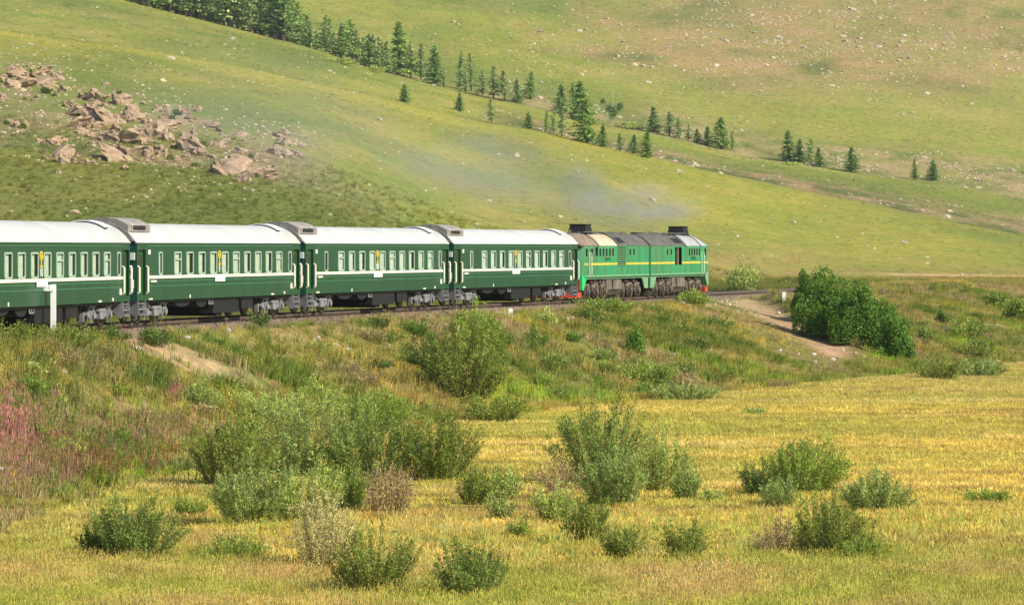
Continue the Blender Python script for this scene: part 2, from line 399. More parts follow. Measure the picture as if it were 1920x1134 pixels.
SLIDES = ((151.4, .62, 1.9, 2.9, 7.2), (270.8, -1.95, 3.8, 2.3, 16), (149.2, .6, .5, 2.5, 6.5), (196, .3, .5, 4, 9))
def L(r, g, b): return np.array([r, g, b], float)
def mix(a, b, t):
    t = np.clip(t, 0, 1)[..., None]; return a*(1-t)+b*t
def zones(X, Y, Z):
    """ground cover colour (albedo) and stoniness from where a point lies"""
    PX, PY = proj(X, Y, Z)
    n, Yf = track_foot(X, np.clip(Y, 6, 560))
    w = np.interp(Yf, TOE[:, 0], TOE[:, 1])
    big = fbm(X, Y, 90, 4, 101); mid = fbm(X, Y*0.5, 26, 4, 102); sm = fbm(X, Y*.6, 7, 4, 103)
    # hillside grass
    c = mix(L(.27, .262, .052), L(.16, .185, .04), .5+1.4*big)
    c = mix(c, L(.33, .27, .085), (mid-.05)*1.3)
    c = mix(c, L(.15, .175, .05), (sm-.15)*1.1)
    # smooth straw-coloured shoulder band of the near spur
    d1 = np.interp(PX, D1[:, 0], D1[:, 1])
    onS1 = sstep(-260, -120, Y-d1)*(1-sstep(-20, 20, Y-d1))
    c = mix(c, L(.35, .30, .055), onS1*(.55+.5*mid))
    # rocky lower flank, left: dull green and thin
    ro = np.zeros_like(PX)
    for qx, qy, ax, ay in ((200, 245, 120, 60), (420, 295, 130, 45), (520, 275, 60, 30), (50, 155, 90, 40), (330, 225, 60, 30)):
        ro = np.maximum(ro, np.exp(-((PX-qx)/ax)**2-((PY-qy)/ay)**2))
    ro = ro*(Y < 900)*sstep(-.35, .25, sm+mid*.5)
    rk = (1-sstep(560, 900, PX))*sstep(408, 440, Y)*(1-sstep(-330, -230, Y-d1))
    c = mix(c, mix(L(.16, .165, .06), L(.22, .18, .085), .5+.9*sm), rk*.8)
    c = mix(c, L(.36, .26, .16), ro*.85)
    # back hill: dry scree patch top right
    d2 = np.interp(PX, D2[:, 0], D2[:, 1])
    bk = sstep(40, 200, Y-d2)
    e = ((PX-1590)/480)**2 + ((PY-60)/115)**2 + .8*mid
    c = mix(c, L(.36, .24, .11), bk*(1-sstep(.5, 1.5, e))*(.85+.5*sm)); c = mix(c, L(.12, .14, .04), bk*(1-sstep(.5, 1.8, e))*np.clip(fbm(X, Y*.7, 22, 3, 140)-.12, 0, 1)*1.6)
    c = mix(c, L(.14, .165, .045), np.clip(fbm(X, Y*.4, 28, 4, 141)-.05, 0, 1)*1.1)
    c = mix(c, L(.33, .29, .09), bk*sstep(1000, 1900, PX)*(.30+.3*mid))
    c = mix(c, L(.13, .18, .035), bk*sstep(150, 320, PY)*(1-sstep(900, 1400, PX))*.4)
    gl = sstep(860, 1000, PX)
    g1 = gl*sstep(85, 100, Y-d1+14*sm)*(1-sstep(125, 185, Y-d1+20*sm))
    c = mix(c, mix(L(.30, .20, .11), L(.11, .12, .04), .5+1.5*sm), g1*(.9+.4*mid))
    g2_ = gl*sstep(50, 70, Y-d2)*(1-sstep(105, 170, Y-d2+20*sm))
    c = mix(c, mix(L(.36, .25, .14), L(.14, .15, .05), .5+1.4*sm), g2_*(.85+.6*mid))
    # strip of worn soil and the dirt road on the flat beyond the line
    rd = np.exp(-((PY-514.5-(PX-1700)*.018)/1.6)**2)*sstep(1560, 1720, PX+40*mid)
    so = np.exp(-((Y-560+25*mid)/50)**2)*sstep(1250, 1400, PX)
    c = mix(c, L(.34, .20, .10), so*(.35+.9*np.clip(sm+.2, 0, 1)))
    c = mix(c, L(.62, .40, .22), rd*.9)
    back_near = (n < -3) & (Y < 520)
    c = np.where(back_near[..., None], mix(L(.20, .19, .045), L(.13, .15, .035), .5+mid*1.5), c)
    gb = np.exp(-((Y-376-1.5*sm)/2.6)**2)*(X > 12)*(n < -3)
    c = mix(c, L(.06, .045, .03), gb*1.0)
    # meadow
    st = fbm(X*.22, Y, 5, 4, 120)
    st2 = fbm(X*.15, Y, 2.0, 3, 121)
    me = mix(L(.50, .405, .10), L(.33, .325, .07), .5+.9*st+.6*mid)
    me = mix(me, L(.46, .36, .15), (mid-.05)*1.2)
    me = mix(me, L(.24, .18, .07), (st2-.1)*1.4); me = mix(me, L(.60, .48, .22), (fbm(X*.12, Y, 3.2, 3, 124)-.16)*1.3)
    me = mix(me, L(.26, .30, .06), (big+.15)*1.0+(mid-.1)*.6)
    me = mix(me, L(.42, .35, .11), (1-sstep(88, 104, Y))*.6)
    ml = (1-sstep(-22, -6, X-(Y-100)*-.02))          # left part of the meadow greener
    me = mix(me, L(.26, .30, .075), ml*.7)
    # embankment side
    q = np.clip((n-2.9)/(w-2.9), 0, 1)
    g2 = fbm(Yf, n*.3, 8, 4, 131)
    em = mix(L(.17, .16, .045), L(.30, .21, .085), .5+1.3*g2)
    em = mix(em, L(.15, .20, .04), (sm-.02)*1.5)
    em = mix(em, L(.42, .30, .18), (fbm(Yf, n*.22, 5, 3, 133)-.38)*4)
    em = mix(em, L(.44, .32, .06), sstep(.88, 1, q)*.4)
    # bare soil slides (Y of the foot point, half width)
    for ya, yb_, hw, n0, n1 in SLIDES:
        yy = Yf - yb_*n + 0.5*sm
        b = np.exp(-((yy-ya)/hw)**4)*sstep(n0-1, n0, n)*(1-sstep(n1-1.5, n1+.5, n))
        em = mix(em, L(.43, .275, .165), b)
    right = n > 2.4
    inm = right & (Y < 480)
    t = sstep(-.6, .8, n-w)
    cm = em*(1-t[..., None]) + me*t[..., None]
    valley = sstep(385, 440, Y)
    cm = mix(cm, mix(L(.30, .22, .09), L(.25, .24, .06), .5+mid), valley)
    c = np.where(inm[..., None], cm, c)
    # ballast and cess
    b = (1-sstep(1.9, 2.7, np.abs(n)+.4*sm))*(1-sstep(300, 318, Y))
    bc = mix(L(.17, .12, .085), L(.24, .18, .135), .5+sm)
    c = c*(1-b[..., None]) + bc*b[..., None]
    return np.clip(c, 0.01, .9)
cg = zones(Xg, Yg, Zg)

def ground_mat():
    m, nt, p = new_mat('ground_cover')
    at = nd(nt, 'ShaderNodeAttribute', attribute_name='tint')
    ge = nd(nt, 'ShaderNodeNewGeometry')
    def noise(scale, sx=(1, 1, 1), det=5, rough=.6):
        mp = nd(nt, 'ShaderNodeMapping'); mp.inputs['Scale'].default_value = sx
        nt.links.new(ge.outputs['Position'], mp.inputs[0])
        n = nd(nt, 'ShaderNodeTexNoise'); n.inputs['Scale'].default_value = scale; n.inputs['Detail'].default_value = det; n.inputs['Roughness'].default_value = rough
        nt.links.new(mp.outputs[0], n.inputs[0]); return n.outputs[0]
    def rng(s, a, b, c, d):
        r = nd(nt, 'ShaderNodeMapRange'); nt.links.new(s, r.inputs[0])
        for i, v in enumerate((a, b, c, d)): r.inputs[i+1].default_value = v
        return r.outputs[0]
    n1 = noise(.9, (.5, 1, 1), 8, .7); n2 = noise(4.5, (1, 1, 1), 6, .7); n3 = noise(.06, (1, 1, 1), 6, .6)
    v = nd(nt, 'ShaderNodeMath', operation='MULTIPLY'); nt.links.new(rng(n1, .3, .7, .6, 1.4), v.inputs[0]); nt.links.new(rng(n2, .3, .7, .7, 1.3), v.inputs[1])
    mu = nd(nt, 'ShaderNodeMix', data_type='RGBA', blend_type='MULTIPLY'); mu.inputs[0].default_value = 1
    nt.links.new(at.outputs['Color'], mu.inputs[6]); nt.links.new(v.outputs[0], mu.inputs[7])
    # greener / drier wander
    mx = nd(nt, 'ShaderNodeMix', data_type='RGBA', blend_type='MULTIPLY'); nt.links.new(rng(n3, .42, .62, 0, 1), mx.inputs[0])
    nt.links.new(mu.outputs[2], mx.inputs[6]); mx.inputs[7].default_value = (.82, .98, .8, 1)
    nt.links.new(mx.outputs[2], p.inputs['Base Color'])
    p.inputs['Roughness'].default_value = .95; p.inputs['Specular IOR Level'].default_value = .1
    b = nd(nt, 'ShaderNodeBump'); b.inputs['Strength'].default_value = .5; b.inputs['Distance'].default_value = .12
    nt.links.new(n2, b.inputs['Height'])
    b2 = nd(nt, 'ShaderNodeBump'); b2.inputs['Strength'].default_value = .5; b2.inputs['Distance'].default_value = .6
    nt.links.new(n1, b2.inputs['Height']); nt.links.new(b.outputs[0], b2.inputs['Normal'])
    nt.links.new(b2.outputs[0], p.inputs['Normal'])
    return m
M['ground'] = ground_mat()
nr, nc = U.shape
idx = np.arange(nr*nc).reshape(nr, nc)
quads = np.stack([idx[:-1, :-1], idx[:-1, 1:], idx[1:, 1:], idx[1:, :-1]], -1).reshape(-1, 4)
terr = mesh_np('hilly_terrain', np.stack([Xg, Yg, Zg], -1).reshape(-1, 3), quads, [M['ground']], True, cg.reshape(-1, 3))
tag(terr, kind='structure')
og = MB(); og.add([(-6000, -3000, -6.2), (6000, -3000, -6.2), (6000, 6000, -6.2), (-6000, 6000, -6.2)], [(0, 1, 2, 3)])
M['outer'] = plain('outer_grassland', (.25, .23, .06), .95, .3, .02, spec=.1)
tag(og.build('ground', M['outer']), kind='structure')
# ------------------------------------------------------------------ railway track
def sweep(name, off0, off1, z0, z1, mats, parent, y0=90, y1=316, step=2.0, top=None):
    ys = np.arange(y0, y1, step); xt = np.interp(ys, _ty, _tx); th = np.interp(ys, _ty, _tt)
    rings = []
    for o, z in ((off0, z0), (off1, z0), (off1, z1), (off0, z1)):
        rings.append(np.stack([xt+o*np.cos(th), ys-o*np.sin(th), np.full_like(ys, z)], -1))
    V = np.stack(rings, 1).reshape(-1, 3); k = len(ys); f = []; fm = []
    for i in range(k-1):
        for j in range(4):
            a = i*4+j; b = i*4+(j+1) % 4
            f.append((a, b, b+4, a+4)); fm.append(1 if (j == 2 and top) else 0)
    return mesh_np(name, V, f, mats, fmat=fm, parent=parent)
trk = empty('railway_track', (-17.8, 157, -0.3)); tag(trk, kind='structure')
def unparented(o): o.location = -trk.location; return o
for s in (-1, 1):
    unparented(sweep('rail', s*.76-.035, s*.76+.035, -.18, 0, [M['rust_steel'], M['rail_top']], trk, top=True))
sl_mb = MB()
s_y = 92.0
while s_y < 315:
    x = np.interp(s_y, _ty, _tx); th = np.interp(s_y, _ty, _tt); c, s = math.cos(th), math.sin(th)
    vs = []
    hw = 0.13; hl = 1.36+random.uniform(-.04, .04); dz = random.uniform(-.01, .01)
    for z in (-.34, -.18+dz):
        for a, b in ((-hl, -hw), (hl, -hw), (hl, hw), (-hl, hw)):
            vs.append((x+a*c+b*s, s_y-a*s+b*c, z))
    sl_mb.add(vs, [(0,3,2,1),(4,5,6,7),(0,1,5,4),(1,2,6,5),(2,3,7,6),(3,0,4,7)])
    s_y += 0.58*c
o = unparented(sl_mb.build('sleepers', M['sleeper'], trk)); o['kind'] = 'stuff'

# ------------------------------------------------------------------ coaches
CW = 1.55; CL = 23.6; ZB, ZE, ZR = 1.0, 3.53, 4.40
WX = [5.31+1.65*k for k in range(10)]
RR = (CW**2+(ZR-ZE)**2)/(2*(ZR-ZE))
def roof_z(y): return ZR-RR+math.sqrt(max(RR*RR-y*y, 0))
def grid_wall(mb, x0, x1, z0, z1, ya, yb, holes, m=0):
    xs = sorted({x0, x1} | {h[0] for h in holes} | {h[1] for h in holes}); zs = sorted({z0, z1} | {h[2] for h in holes} | {h[3] for h in holes})
    for i in range(len(xs)-1):
        j = 0
        while j < len(zs)-1:
            xm = (xs[i]+xs[i+1])/2
            def hole(jj):
                zm = (zs[jj]+zs[jj+1])/2
                return any(h[0] < xm < h[1] and h[2] < zm < h[3] for h in holes)
            if hole(j): j += 1; continue
            k = j
            while k+1 < len(zs)-1 and not hole(k+1): k += 1
            mb.box(xs[i], xs[i+1], ya, yb, zs[j], zs[k+1], m); j = k+1
def ring(mb, cx, cz, w, h, bw, ya, yb, r, m=0, seg=4):
    """rounded rectangular frame in the x-z plane"""
    def loop(w, h, r):
        pts = []
        for qx, qz, a0 in ((1, 1, 0), (-1, 1, 90), (-1, -1, 180), (1, -1, 270)):
            for k in range(seg+1):
                a = math.radians(a0+90*k/seg)
                pts.append((cx+qx*(w/2-r)+r*math.cos(a), cz+qz*(h/2-r)+r*math.sin(a)))
        return pts
    o = loop(w, h, r); i = loop(w-2*bw, h-2*bw, max(r-bw, .02)); n = len(o)
    vs = [(x, yb, z) for x, z in o]+[(x, yb, z) for x, z in i]+[(x, ya, z) for x, z in o]+[(x, ya, z) for x, z in i]
    f = []
    for k in range(n):
        l = (k+1) % n
        f += [(k, l, n+l, n+k), (2*n+k, 3*n+k, 3*n+l, 2*n+l), (k, 2*n+k, 2*n+l, l), (n+k, n+l, 3*n+l, 3*n+k)]
    mb.add(vs, f, m)
def text_obj(name, s, size, mat, parent, loc, rot=(math.pi/2, 0, 0), ext=.004, sx=1.0):
    cu = bpy.data.curves.new(name, 'FONT'); cu.body = s; cu.size = size; cu.extrude = ext; cu.align_x = 'CENTER'; cu.align_y = 'CENTER'
    cu.offset = size*.012
    cu.materials.append(mat)
    q = bpy.data.objects.new(name, cu); me = bpy.data.meshes.new_from_object(q); bpy.data.objects.remove(q)
    o = bpy.data.objects.new(name, me); COL.objects.link(o); o.parent = parent; o.location = loc; o.rotation_euler = rot; o.scale = (sx, 1, 1)
    return o

def wheel_mesh():
    b = MB(); n = 20; r = .475
    b.tube((0, -.065, 0), (0, .065, 0), r, n); b.tube((0, .065, 0), (0, .10, 0), r+.03, n)
    b.tube((0, -.10, 0), (0, -.065, 0), .14, 10); b.tube((0, -.075, 0), (0, -.0651, 0), r*.86, n, 1)
    return b.mesh('wheel', [M['steel'], M['loco_under']])
WHEEL = wheel_mesh()
def coach_bogie(parent, xc, flip):
    b = MB(); g = 1
    for s in (-1, 1):
        y0, y1 = s*.98, s*1.16
        b.prism_y([(-1.75, .62), (-1.2, .70), (-.75, .52), (.75, .52), (1.2, .70), (1.75, .62), (1.75, .46), (1.25, .5), (.8, .34), (-.8, .34), (-1.25, .5), (-1.75, .46)], y0, y1, 0)
        b.box(-.55, .55, y0*1.02, s*1.30, .62, .74, 0)                      # bolster arm
        b.box(-.30, .30, s*1.0, s*1.28, .30, .62, 0)
        for xw in (-1.2, 1.2):
            b.box(xw-.26, xw+.26, s*.97, s*1.24, .36, .64, 0)               # axle box
            b.tube((xw, s*1.22, .48), (xw, s*1.33, .48), .15, 10, 0)
            for dx in (-.30, .30): b.tube((xw+dx, s*1.12, .30), (xw+dx, s*1.12, .82), .085, 8, 0)
            b.box(xw-.45, xw+.45, s*1.03, s*1.22, .80, .87, 0)
            b.box(xw-.40, xw-.30, s*1.20, s*1.27, .14, .40, 0)
        b.tube((-.85*flip, s*1.25, .70), (-1.45*flip, s*1.25, 1.02), .05, 8, 0)
        b.tube((-1.75, s*1.1, .55), (-2.15, s*1.1, .50), .035, 6, 0)
        b.box(-2.22, -2.12, s*.95, s*1.15, .2, .62, 0)
    for xw in (-.9, .9): b.box(xw-.1, xw+.1, -.98, .98, .40, .60, 1)
    b.box(-.35, .35, -1.1, 1.1, .66, .98, 1)
    f = b.build('bogie', [M['grey'], M['black']], parent); f.location = (xc, 0, 0)
    for xw in (-1.2, 1.2):
        for s in (-1, 1):
            w = link_mesh('wheel', WHEEL, f); w.location = (xw, s*.76, .475); w.rotation_euler = (0, 0, 0 if s < 0 else math.pi)
        a = MB(); a.tube((xw, -.75, .475), (xw, .75, .475), .08, 8); a.build('axle', M['loco_under'], f)
    return f

def make_coach(name):
    c = empty(name)
    doors = [(.14, 1.12, 1.25, 3.22), (CL-1.12, CL-.14, 1.25, 3.22)]
    wins = [(x-.42, x+.42, 2.16, 3.08) for x in WX] + [(x-.19, x+.19, 2.16, 3.08) for x in (3.02, 21.9)]
    b = MB()
    grid_wall(b, .0, CL, ZB, ZE, -CW, -CW+.07, doors+wins, 0)
    fdoors = doors; fw = [(x-.45, x+.45, 2.16, 3.08) for x in np.arange(3, 21, 1.9)]
    grid_wall(b, .0, CL, ZB, ZE, CW-.07, CW, fdoors+fw, 0)
    b.box(.07, CL-.07, -CW+.07, CW-.07, ZB+.02, ZB+.12, 0)
    # pressed beads along the side
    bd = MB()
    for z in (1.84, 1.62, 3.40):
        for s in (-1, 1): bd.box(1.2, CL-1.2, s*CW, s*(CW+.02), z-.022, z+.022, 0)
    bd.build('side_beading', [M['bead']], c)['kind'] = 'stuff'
    for s in (-1, 1): b.box(0.0, CL, s*CW, s*(CW+.025), ZE-.05, ZE-.003, 0)
    b.build('body', [M['coach_green']], c)
    # end walls with arched tops
    for x0, x1 in ((-.0, .06), (CL-.06, CL)):
        pts = [(-CW+.072, ZB), (CW-.072, ZB), (CW-.072, ZE)] + [(y, roof_z(y)-.03) for y in np.linspace(CW-.072, -CW+.072, 17)]
        e = MB(); e.prism_x(pts, x0-(.02 if x0 == 0 else 0), x1+(.02 if x0 > 1 else 0)); e.build('end_wall', M['end_blue'], c)
    # roof
    n = 28
    out = [(y, roof_z(y)) for y in np.linspace(-CW-.03, CW+.03, n)]
    out[0] = (-CW-.03, ZE-.0); out[-1] = (CW+.03, ZE)
    inn = [(y*.965, z-.04) for y, z in out][::-1]
    r = MB(); r.prism_x(out+inn, -.05, CL+.05); r.build('roof', M['roof_white'], c)
    # sooty hood over the rear roof end
    h = MB()
    prof = [(-1.17, 3.96), (-1.17, 4.30), (-1.02, 4.40), (-.62, 4.57), (-.2, 4.63), (.2, 4.63), (.62, 4.57), (1.02, 4.40), (1.17, 4.30), (1.17, 3.96), (.8, 4.1), (-.8, 4.1)]
    h.prism_x(prof, -.06, 2.75)
    pl = [(-1.5, 3.60), (-1.35, 3.76), (-1.17, 3.99), (-.8, 4.24), (0, 4.44), (.8, 4.24), (1.17, 3.99), (1.35, 3.76), (1.5, 3.60), (1.35, 3.60), (0, 4.2), (-1.35, 3.60)]
    h.prism_x(pl, -.12, -.052)
    h.box(.2, 2.5, -1.22, -1.172, 4.02, 4.08); h.box(.3, .36, -1.2, -1.172, 4.08, 4.28); h.box(2.3, 2.36, -1.2, -1.172, 4.08, 4.28)
    hood = h.build('roof_ventilator', M['soot'], c)
    gr = MB()
    for k in range(6): gr.box(.55, 2.15, -1.19, -1.172, 4.09+k*.035, 4.108+k*.035)
    gr.build('grille', M['black'], hood)
    # transverse walkway over the front roof end
    wk = MB(); ys = np.linspace(-.95, .95, 13)
    wk.prism_x([(y, roof_z(y)+.10) for y in ys]+[(y, roof_z(y)+.055) for y in ys[::-1]], CL-1.9, CL-.95)
    wk.build('roof_walkway', M['white'], c)
    wk = MB(); ys = np.linspace(-1.0, 1.0, 13)
    wk.prism_x([(y, roof_z(y)+.052) for y in ys]+[(y, roof_z(y)-.01) for y in ys[::-1]], CL-2.02, CL-1.62)
    wk.build('walkway_shadow_strip', M['black'], c)  # black strip stands in for the shadow beneath the walkway
    # belt rail and name plate
    for s in (-1, 1):
        bl = MB(); bl.box(1.2, CL-1.2, s*CW, s*(CW+.035), 1.955, 2.085); bl.build('belt_rail', M['cream'], c)
    npm = MB(); npm.box(10.42, 11.82, -CW-.05, -CW-.0365, 1.76, 2.02); npm.build('name_plate', M['white'], c)
    # windows
    for i, x in enumerate(WX + [3.02, 21.9]):
        w = .98 if i < 10 else .52
        f = MB(); ring(f, x, 2.62, w, 1.04, .075, -CW+.01, -CW-.028, .14)
        hw = w/2-.075
        if i in (0, 5, 9): f.box(x-hw, x+hw, -CW-.012, -CW+.02, 2.76, 2.83)
        fo = f.build('window', M['frame'], c)
        p = MB(); p.box(x-hw-.005, x+hw+.005, -CW+.020, -CW+.025, 2.14, 3.10); p.build('pane', M['glass'], fo)
    for x in np.arange(3, 21, 1.9):
        f = MB(); ring(f, x, 2.62, 1.04, 1.04, .075, CW-.01, CW+.028, .14)
        fo = f.build('window', M['frame'], c)
        p = MB(); p.box(x-.45, x+.45, CW-.034, CW-.028, 2.16, 3.08); p.build('pane', M['glass'], fo)
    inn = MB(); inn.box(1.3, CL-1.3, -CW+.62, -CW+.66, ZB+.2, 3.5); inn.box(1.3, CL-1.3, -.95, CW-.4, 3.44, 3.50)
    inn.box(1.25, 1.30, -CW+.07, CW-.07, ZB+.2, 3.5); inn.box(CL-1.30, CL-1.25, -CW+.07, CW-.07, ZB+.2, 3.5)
    inn.build('interior_dark_wall', M['inside'], c)  # near-black inner wall, added to make the coach interior dark
    # doors in their recesses, door window, hand rails, steps
    for d, x0 in enumerate((.14, CL-1.12)):
        for s in (-1, 1):
            dm = MB(); dm.box(x0, x0+.98, s*(CW-.16), s*(CW-.11), 1.25, 3.22)
            do = dm.build('door', M['door_green'], c)
            wm = MB(); wm.box(x0+.24, x0+.74, s*(CW-.108), s*(CW-.09), 2.25, 3.0); wm.build('door_window', M['inside'], do)
            for xr in (x0-.06, x0+1.04):
                hm = MB(); hm.path([(xr, s*CW, 2.50), (xr, s*(CW+.09), 2.46), (xr, s*(CW+.09), 1.38), (xr, s*CW, 1.32)], .045, 6); hm.build('handrail', M['cream'], c)
            st = MB()
            for xe in (x0+.02, x0+.92):
                st.prism_y_ = None
                st.add([(xe, s*(CW-.55), 1.0), (xe, s*CW, 1.0), (xe, s*(CW+.06), .42), (xe, s*(CW-.10), .26), (xe, s*(CW-.55), .62),
                        (xe+.05, s*(CW-.55), 1.0), (xe+.05, s*CW, 1.0), (xe+.05, s*(CW+.06), .42), (xe+.05, s*(CW-.10), .26), (xe+.05, s*(CW-.55), .62)],
                       [(0,1,2,3,4), (9,8,7,6,5), (0,5,6,1), (1,6,7,2), (2,7,8,3), (3,8,9,4), (4,9,5,0)])
            for k, z in enumerate((1.12, .86, .60, .36)):
                st.box(x0+.05, x0+.94, s*(CW-.40+k*.09), s*(CW-.12+k*.06), z, z+.04)
            st.box(x0+.1, x0+.9, s*(CW-.12), s*(CW-.06), 1.02, 1.22)
            st.build('steps', M['grey'], c)
    # lamp, side plates
    lm = MB(); lm.box(1.42, 1.66, -CW-.03, -CW-.002, 3.02, 3.22); lm.build('side_lamp', M['white'], c)
    for x0, x1, z0, z1 in ((1.75, 2.45, 1.80, 1.88), (CL-1.62, CL-1.36, 1.30, 1.56), (1.5, 1.95, 1.03, 1.09), (6.9, 7.0, 1.04, 1.2), (18.9, 19.3, 1.03, 1.10), (20.9, 21.05, 1.05, 1.18)):
        q = MB(); q.box(x0, x1, -CW-.03, -CW-.002, z0, z1); q.build('marking_plate', M['cream'], c)
    # rear end wall: plates, buffer plates, gangway bellows
    e = MB()
    e.box(-.09, -.03, -1.47, -1.10, 2.78, 3.10)
    e.build('end_plate', M['white'], c)
    e = MB(); e.box(-.09, -.03, -1.42, -1.08, 1.55, 1.92); e.build('end_plate', M['cream'], c)
    for pp in ([(-.03, -1.3, 2.50), (-.12, -1.3, 2.46), (-.12, -1.34, 2.2), (-.12, -1.22, 2.05), (-.03, -1.3, 1.98)], [(-.03, -1.36, 1.48), (-.13, -1.32, 1.44), (-.03, -1.2, 1.30)]):
        e = MB(); e.path(pp, .05); e.build('brake_pipe', M['cream'], c)
    for x0, x1 in ((-.45, -.021), (CL+.021, CL+.45)):
        g = MB()
        k = 5
        for i in range(k):
            xa = x0+(x1-x0)*i/k; xb = x0+(x1-x0)*(i+.8)/k
            for s in (-1, 1): g.box(xa, xb, s*.62, s*.80, 1.15, 3.25)
            g.box(xa, xb, -.62, .62, 3.07, 3.25); g.box(xa, xb, -.62, .62, 1.15, 1.27)
        g.build('gangway_bellows', M['black'], c)
        bf = MB(); sx = -1 if x0 < 0 else 1; xb = 0 if x0 < 0 else CL
        bf.box(xb-sx*.2, xb+sx*.30, -.22, .22, .92, 1.14); bf.tube((xb+sx*.2, 0, 1.05), (xb+sx*.47, 0, 1.05), .13, 10); bf.build('coupler', M['grey'], c)
    # headstock, tanks, battery boxes
    u = MB(); u.box(.1, CL-.1, -.35, .35, .78, .998); u.box(1.3, CL-1.3, -1.45, -1.3, .90, .998); u.box(1.3, CL-1.3, 1.3, 1.45, .90, .998)
    u.build('underframe', M['black'], c)
    for xa, xb, zr in ((5.35, 7.7, .30), (8.35, 10.0, .36)):
        t = MB(); pts = [(xa, .998)]+[(xa+(xb-xa)*(1-math.cos(math.pi*k/12))/2, .998-zr*math.sin(math.pi*k/12)-.05) for k in range(13)]+[(xb, .998)]
        t.prism_y(pts, -1.35, 1.35); t.build('water_tank', M['black'], c)
    t = MB(); t.box(10.7, 14.4, -1.40, 1.40, .28, .998); t.box(14.9, 16.6, -1.38, 1.38, .42, .998); t.box(11.4, 12.2, -1.3, 1.3, .14, .28)
    t.build('battery_box', M['black'], c)
    t = MB(); t.path([(10.05, -1.4, .93), (10.05, -1.4, .72), (10.6, -1.4, .72), (10.6, -1.4, .93)], .03); t.path([(10.3, -1.4, .93), (10.3, -1.4, .72)], .03); t.build('pipe_bracket', M['grey'], c)
    coach_bogie(c, 3.25, 1); coach_bogie(c, 20.35, -1)
    # gold railway emblem: an arch over a rail section
    em = MB(); ex, ez = 11.085, 2.93; y0 = -CW-.03
    k = 14
    for i in range(k):
        a0 = math.radians(-30+240*i/k); a1 = math.radians(-30+240*(i+1)/k)
        vs = []
        for a in (a0, a1):
            for r in (.17, .25):
                vs += [(ex+.8*r*math.cos(a), y0, ez+r*math.sin(a)), (ex+.8*r*math.cos(a), -CW-.002, ez+r*math.sin(a))]
        em.add(vs, [(0,2,6,4), (1,5,7,3), (0,4,5,1), (2,3,7,6)])
    em.box(ex-.05, ex+.05, y0, -CW-.002, ez-.38, ez+.10); em.box(ex-.13, ex+.13, y0-.002, -CW-.002, ez-.42, ez-.33); em.box(ex-.09, ex+.09, y0-.002, -CW-.002, ez+.02, ez+.10)
    em.build('emblem', M['yellow'], c)
    return c

def curtains(c, spec, white):
    """spec per window: (from, to) fractions of the opening that cloth covers"""
    for i, x in enumerate(WX + [3.02, 21.9]):
        w = .84 if i < 10 else .38
        for a, b in spec[i]:
            m = MB(); xa, xb = x-w/2+a*w, x-w/2+b*w; k = max(2, int((xb-xa)/.05)); zs = (2.10, 3.12)
            for j in range(k):
                u0 = xa+(xb-xa)*j/k; u1 = xa+(xb-xa)*(j+1)/k
                y0 = -CW+.045+(.016 if j % 2 else 0); y1 = -CW+.045+(0 if j % 2 else .016)
                m.add([(u0, y0, zs[0]), (u1, y1, zs[0]), (u1, y1, zs[1]), (u0, y0, zs[1])], [(0, 1, 2, 3)])
            m.build('curtain', M['curtain2' if white(i) else 'curtain'], c)
def rspec(seed, dens):
    r = random.Random(seed); out = []
    for i in range(12):
        t = r.random()
        if i >= 10: out.append([(.1, .55)] if t < .5 else [(0.2, .8)]); continue
        if t < .35*dens: out.append([(0, .97)])
        elif t < .75: out.append([(0, .6+.2*r.random())] if r.random() < .4 else [(.12, .92)])
        else: out.append([(.1, .78)])
    return out

def put_vehicle(c, P, th, hw=1.55):
    c.location = (P[0]-math.cos(th)*hw, P[1]+math.sin(th)*hw, 0)
    c.rotation_euler = (0, 0, math.pi/2-th)
coach0 = make_coach('passenger_coach')
cps = [((-20.765, 132.83), 10.353, 'dark green coach running out of the picture edge, behind the white signpost', '10', 11, .7),
       ((-16.324, 156.964), 14.124, 'dark green coach coupled second from the cut-off one, weeds and thin white stake seen under it', '9', 12, .8),
       ((-10.336, 180.762), 16.699, 'dark green coach between two other coaches, right above the soil slide and thicket', '08', 13, 1.2),
       ((-3.284, 204.267), 18.318, 'dark green coach coupled directly to the light green locomotive', '7', 14, 1.6)]
coaches = [coach0] + [copy_tree(coach0) for _ in range(3)]
cps[1] = (cps[1][0], cps[1][1], 'dark green white-roofed coach above the two bare soil slides near the signpost', *cps[1][3:])
cps[2] = (cps[2][0], cps[2][1], 'dark green white-roofed coach left of the tall bush that reaches the rails', *cps[2][3:])
for c, (P, th, lab, num, seed, dens) in zip(coaches, cps):
    tag(c, lab, 'railway coach', 'green coaches of the train')
    put_vehicle(c, P, math.radians(th))
    curtains(c, rspec(seed, dens), (lambda i, s=seed: (s >= 13 and i not in (4, 8)) or i == 0))
    text_obj('coach_number', num, .46, M['letter_white'], c, (11.10, -CW-.012, 2.31), sx=.85)

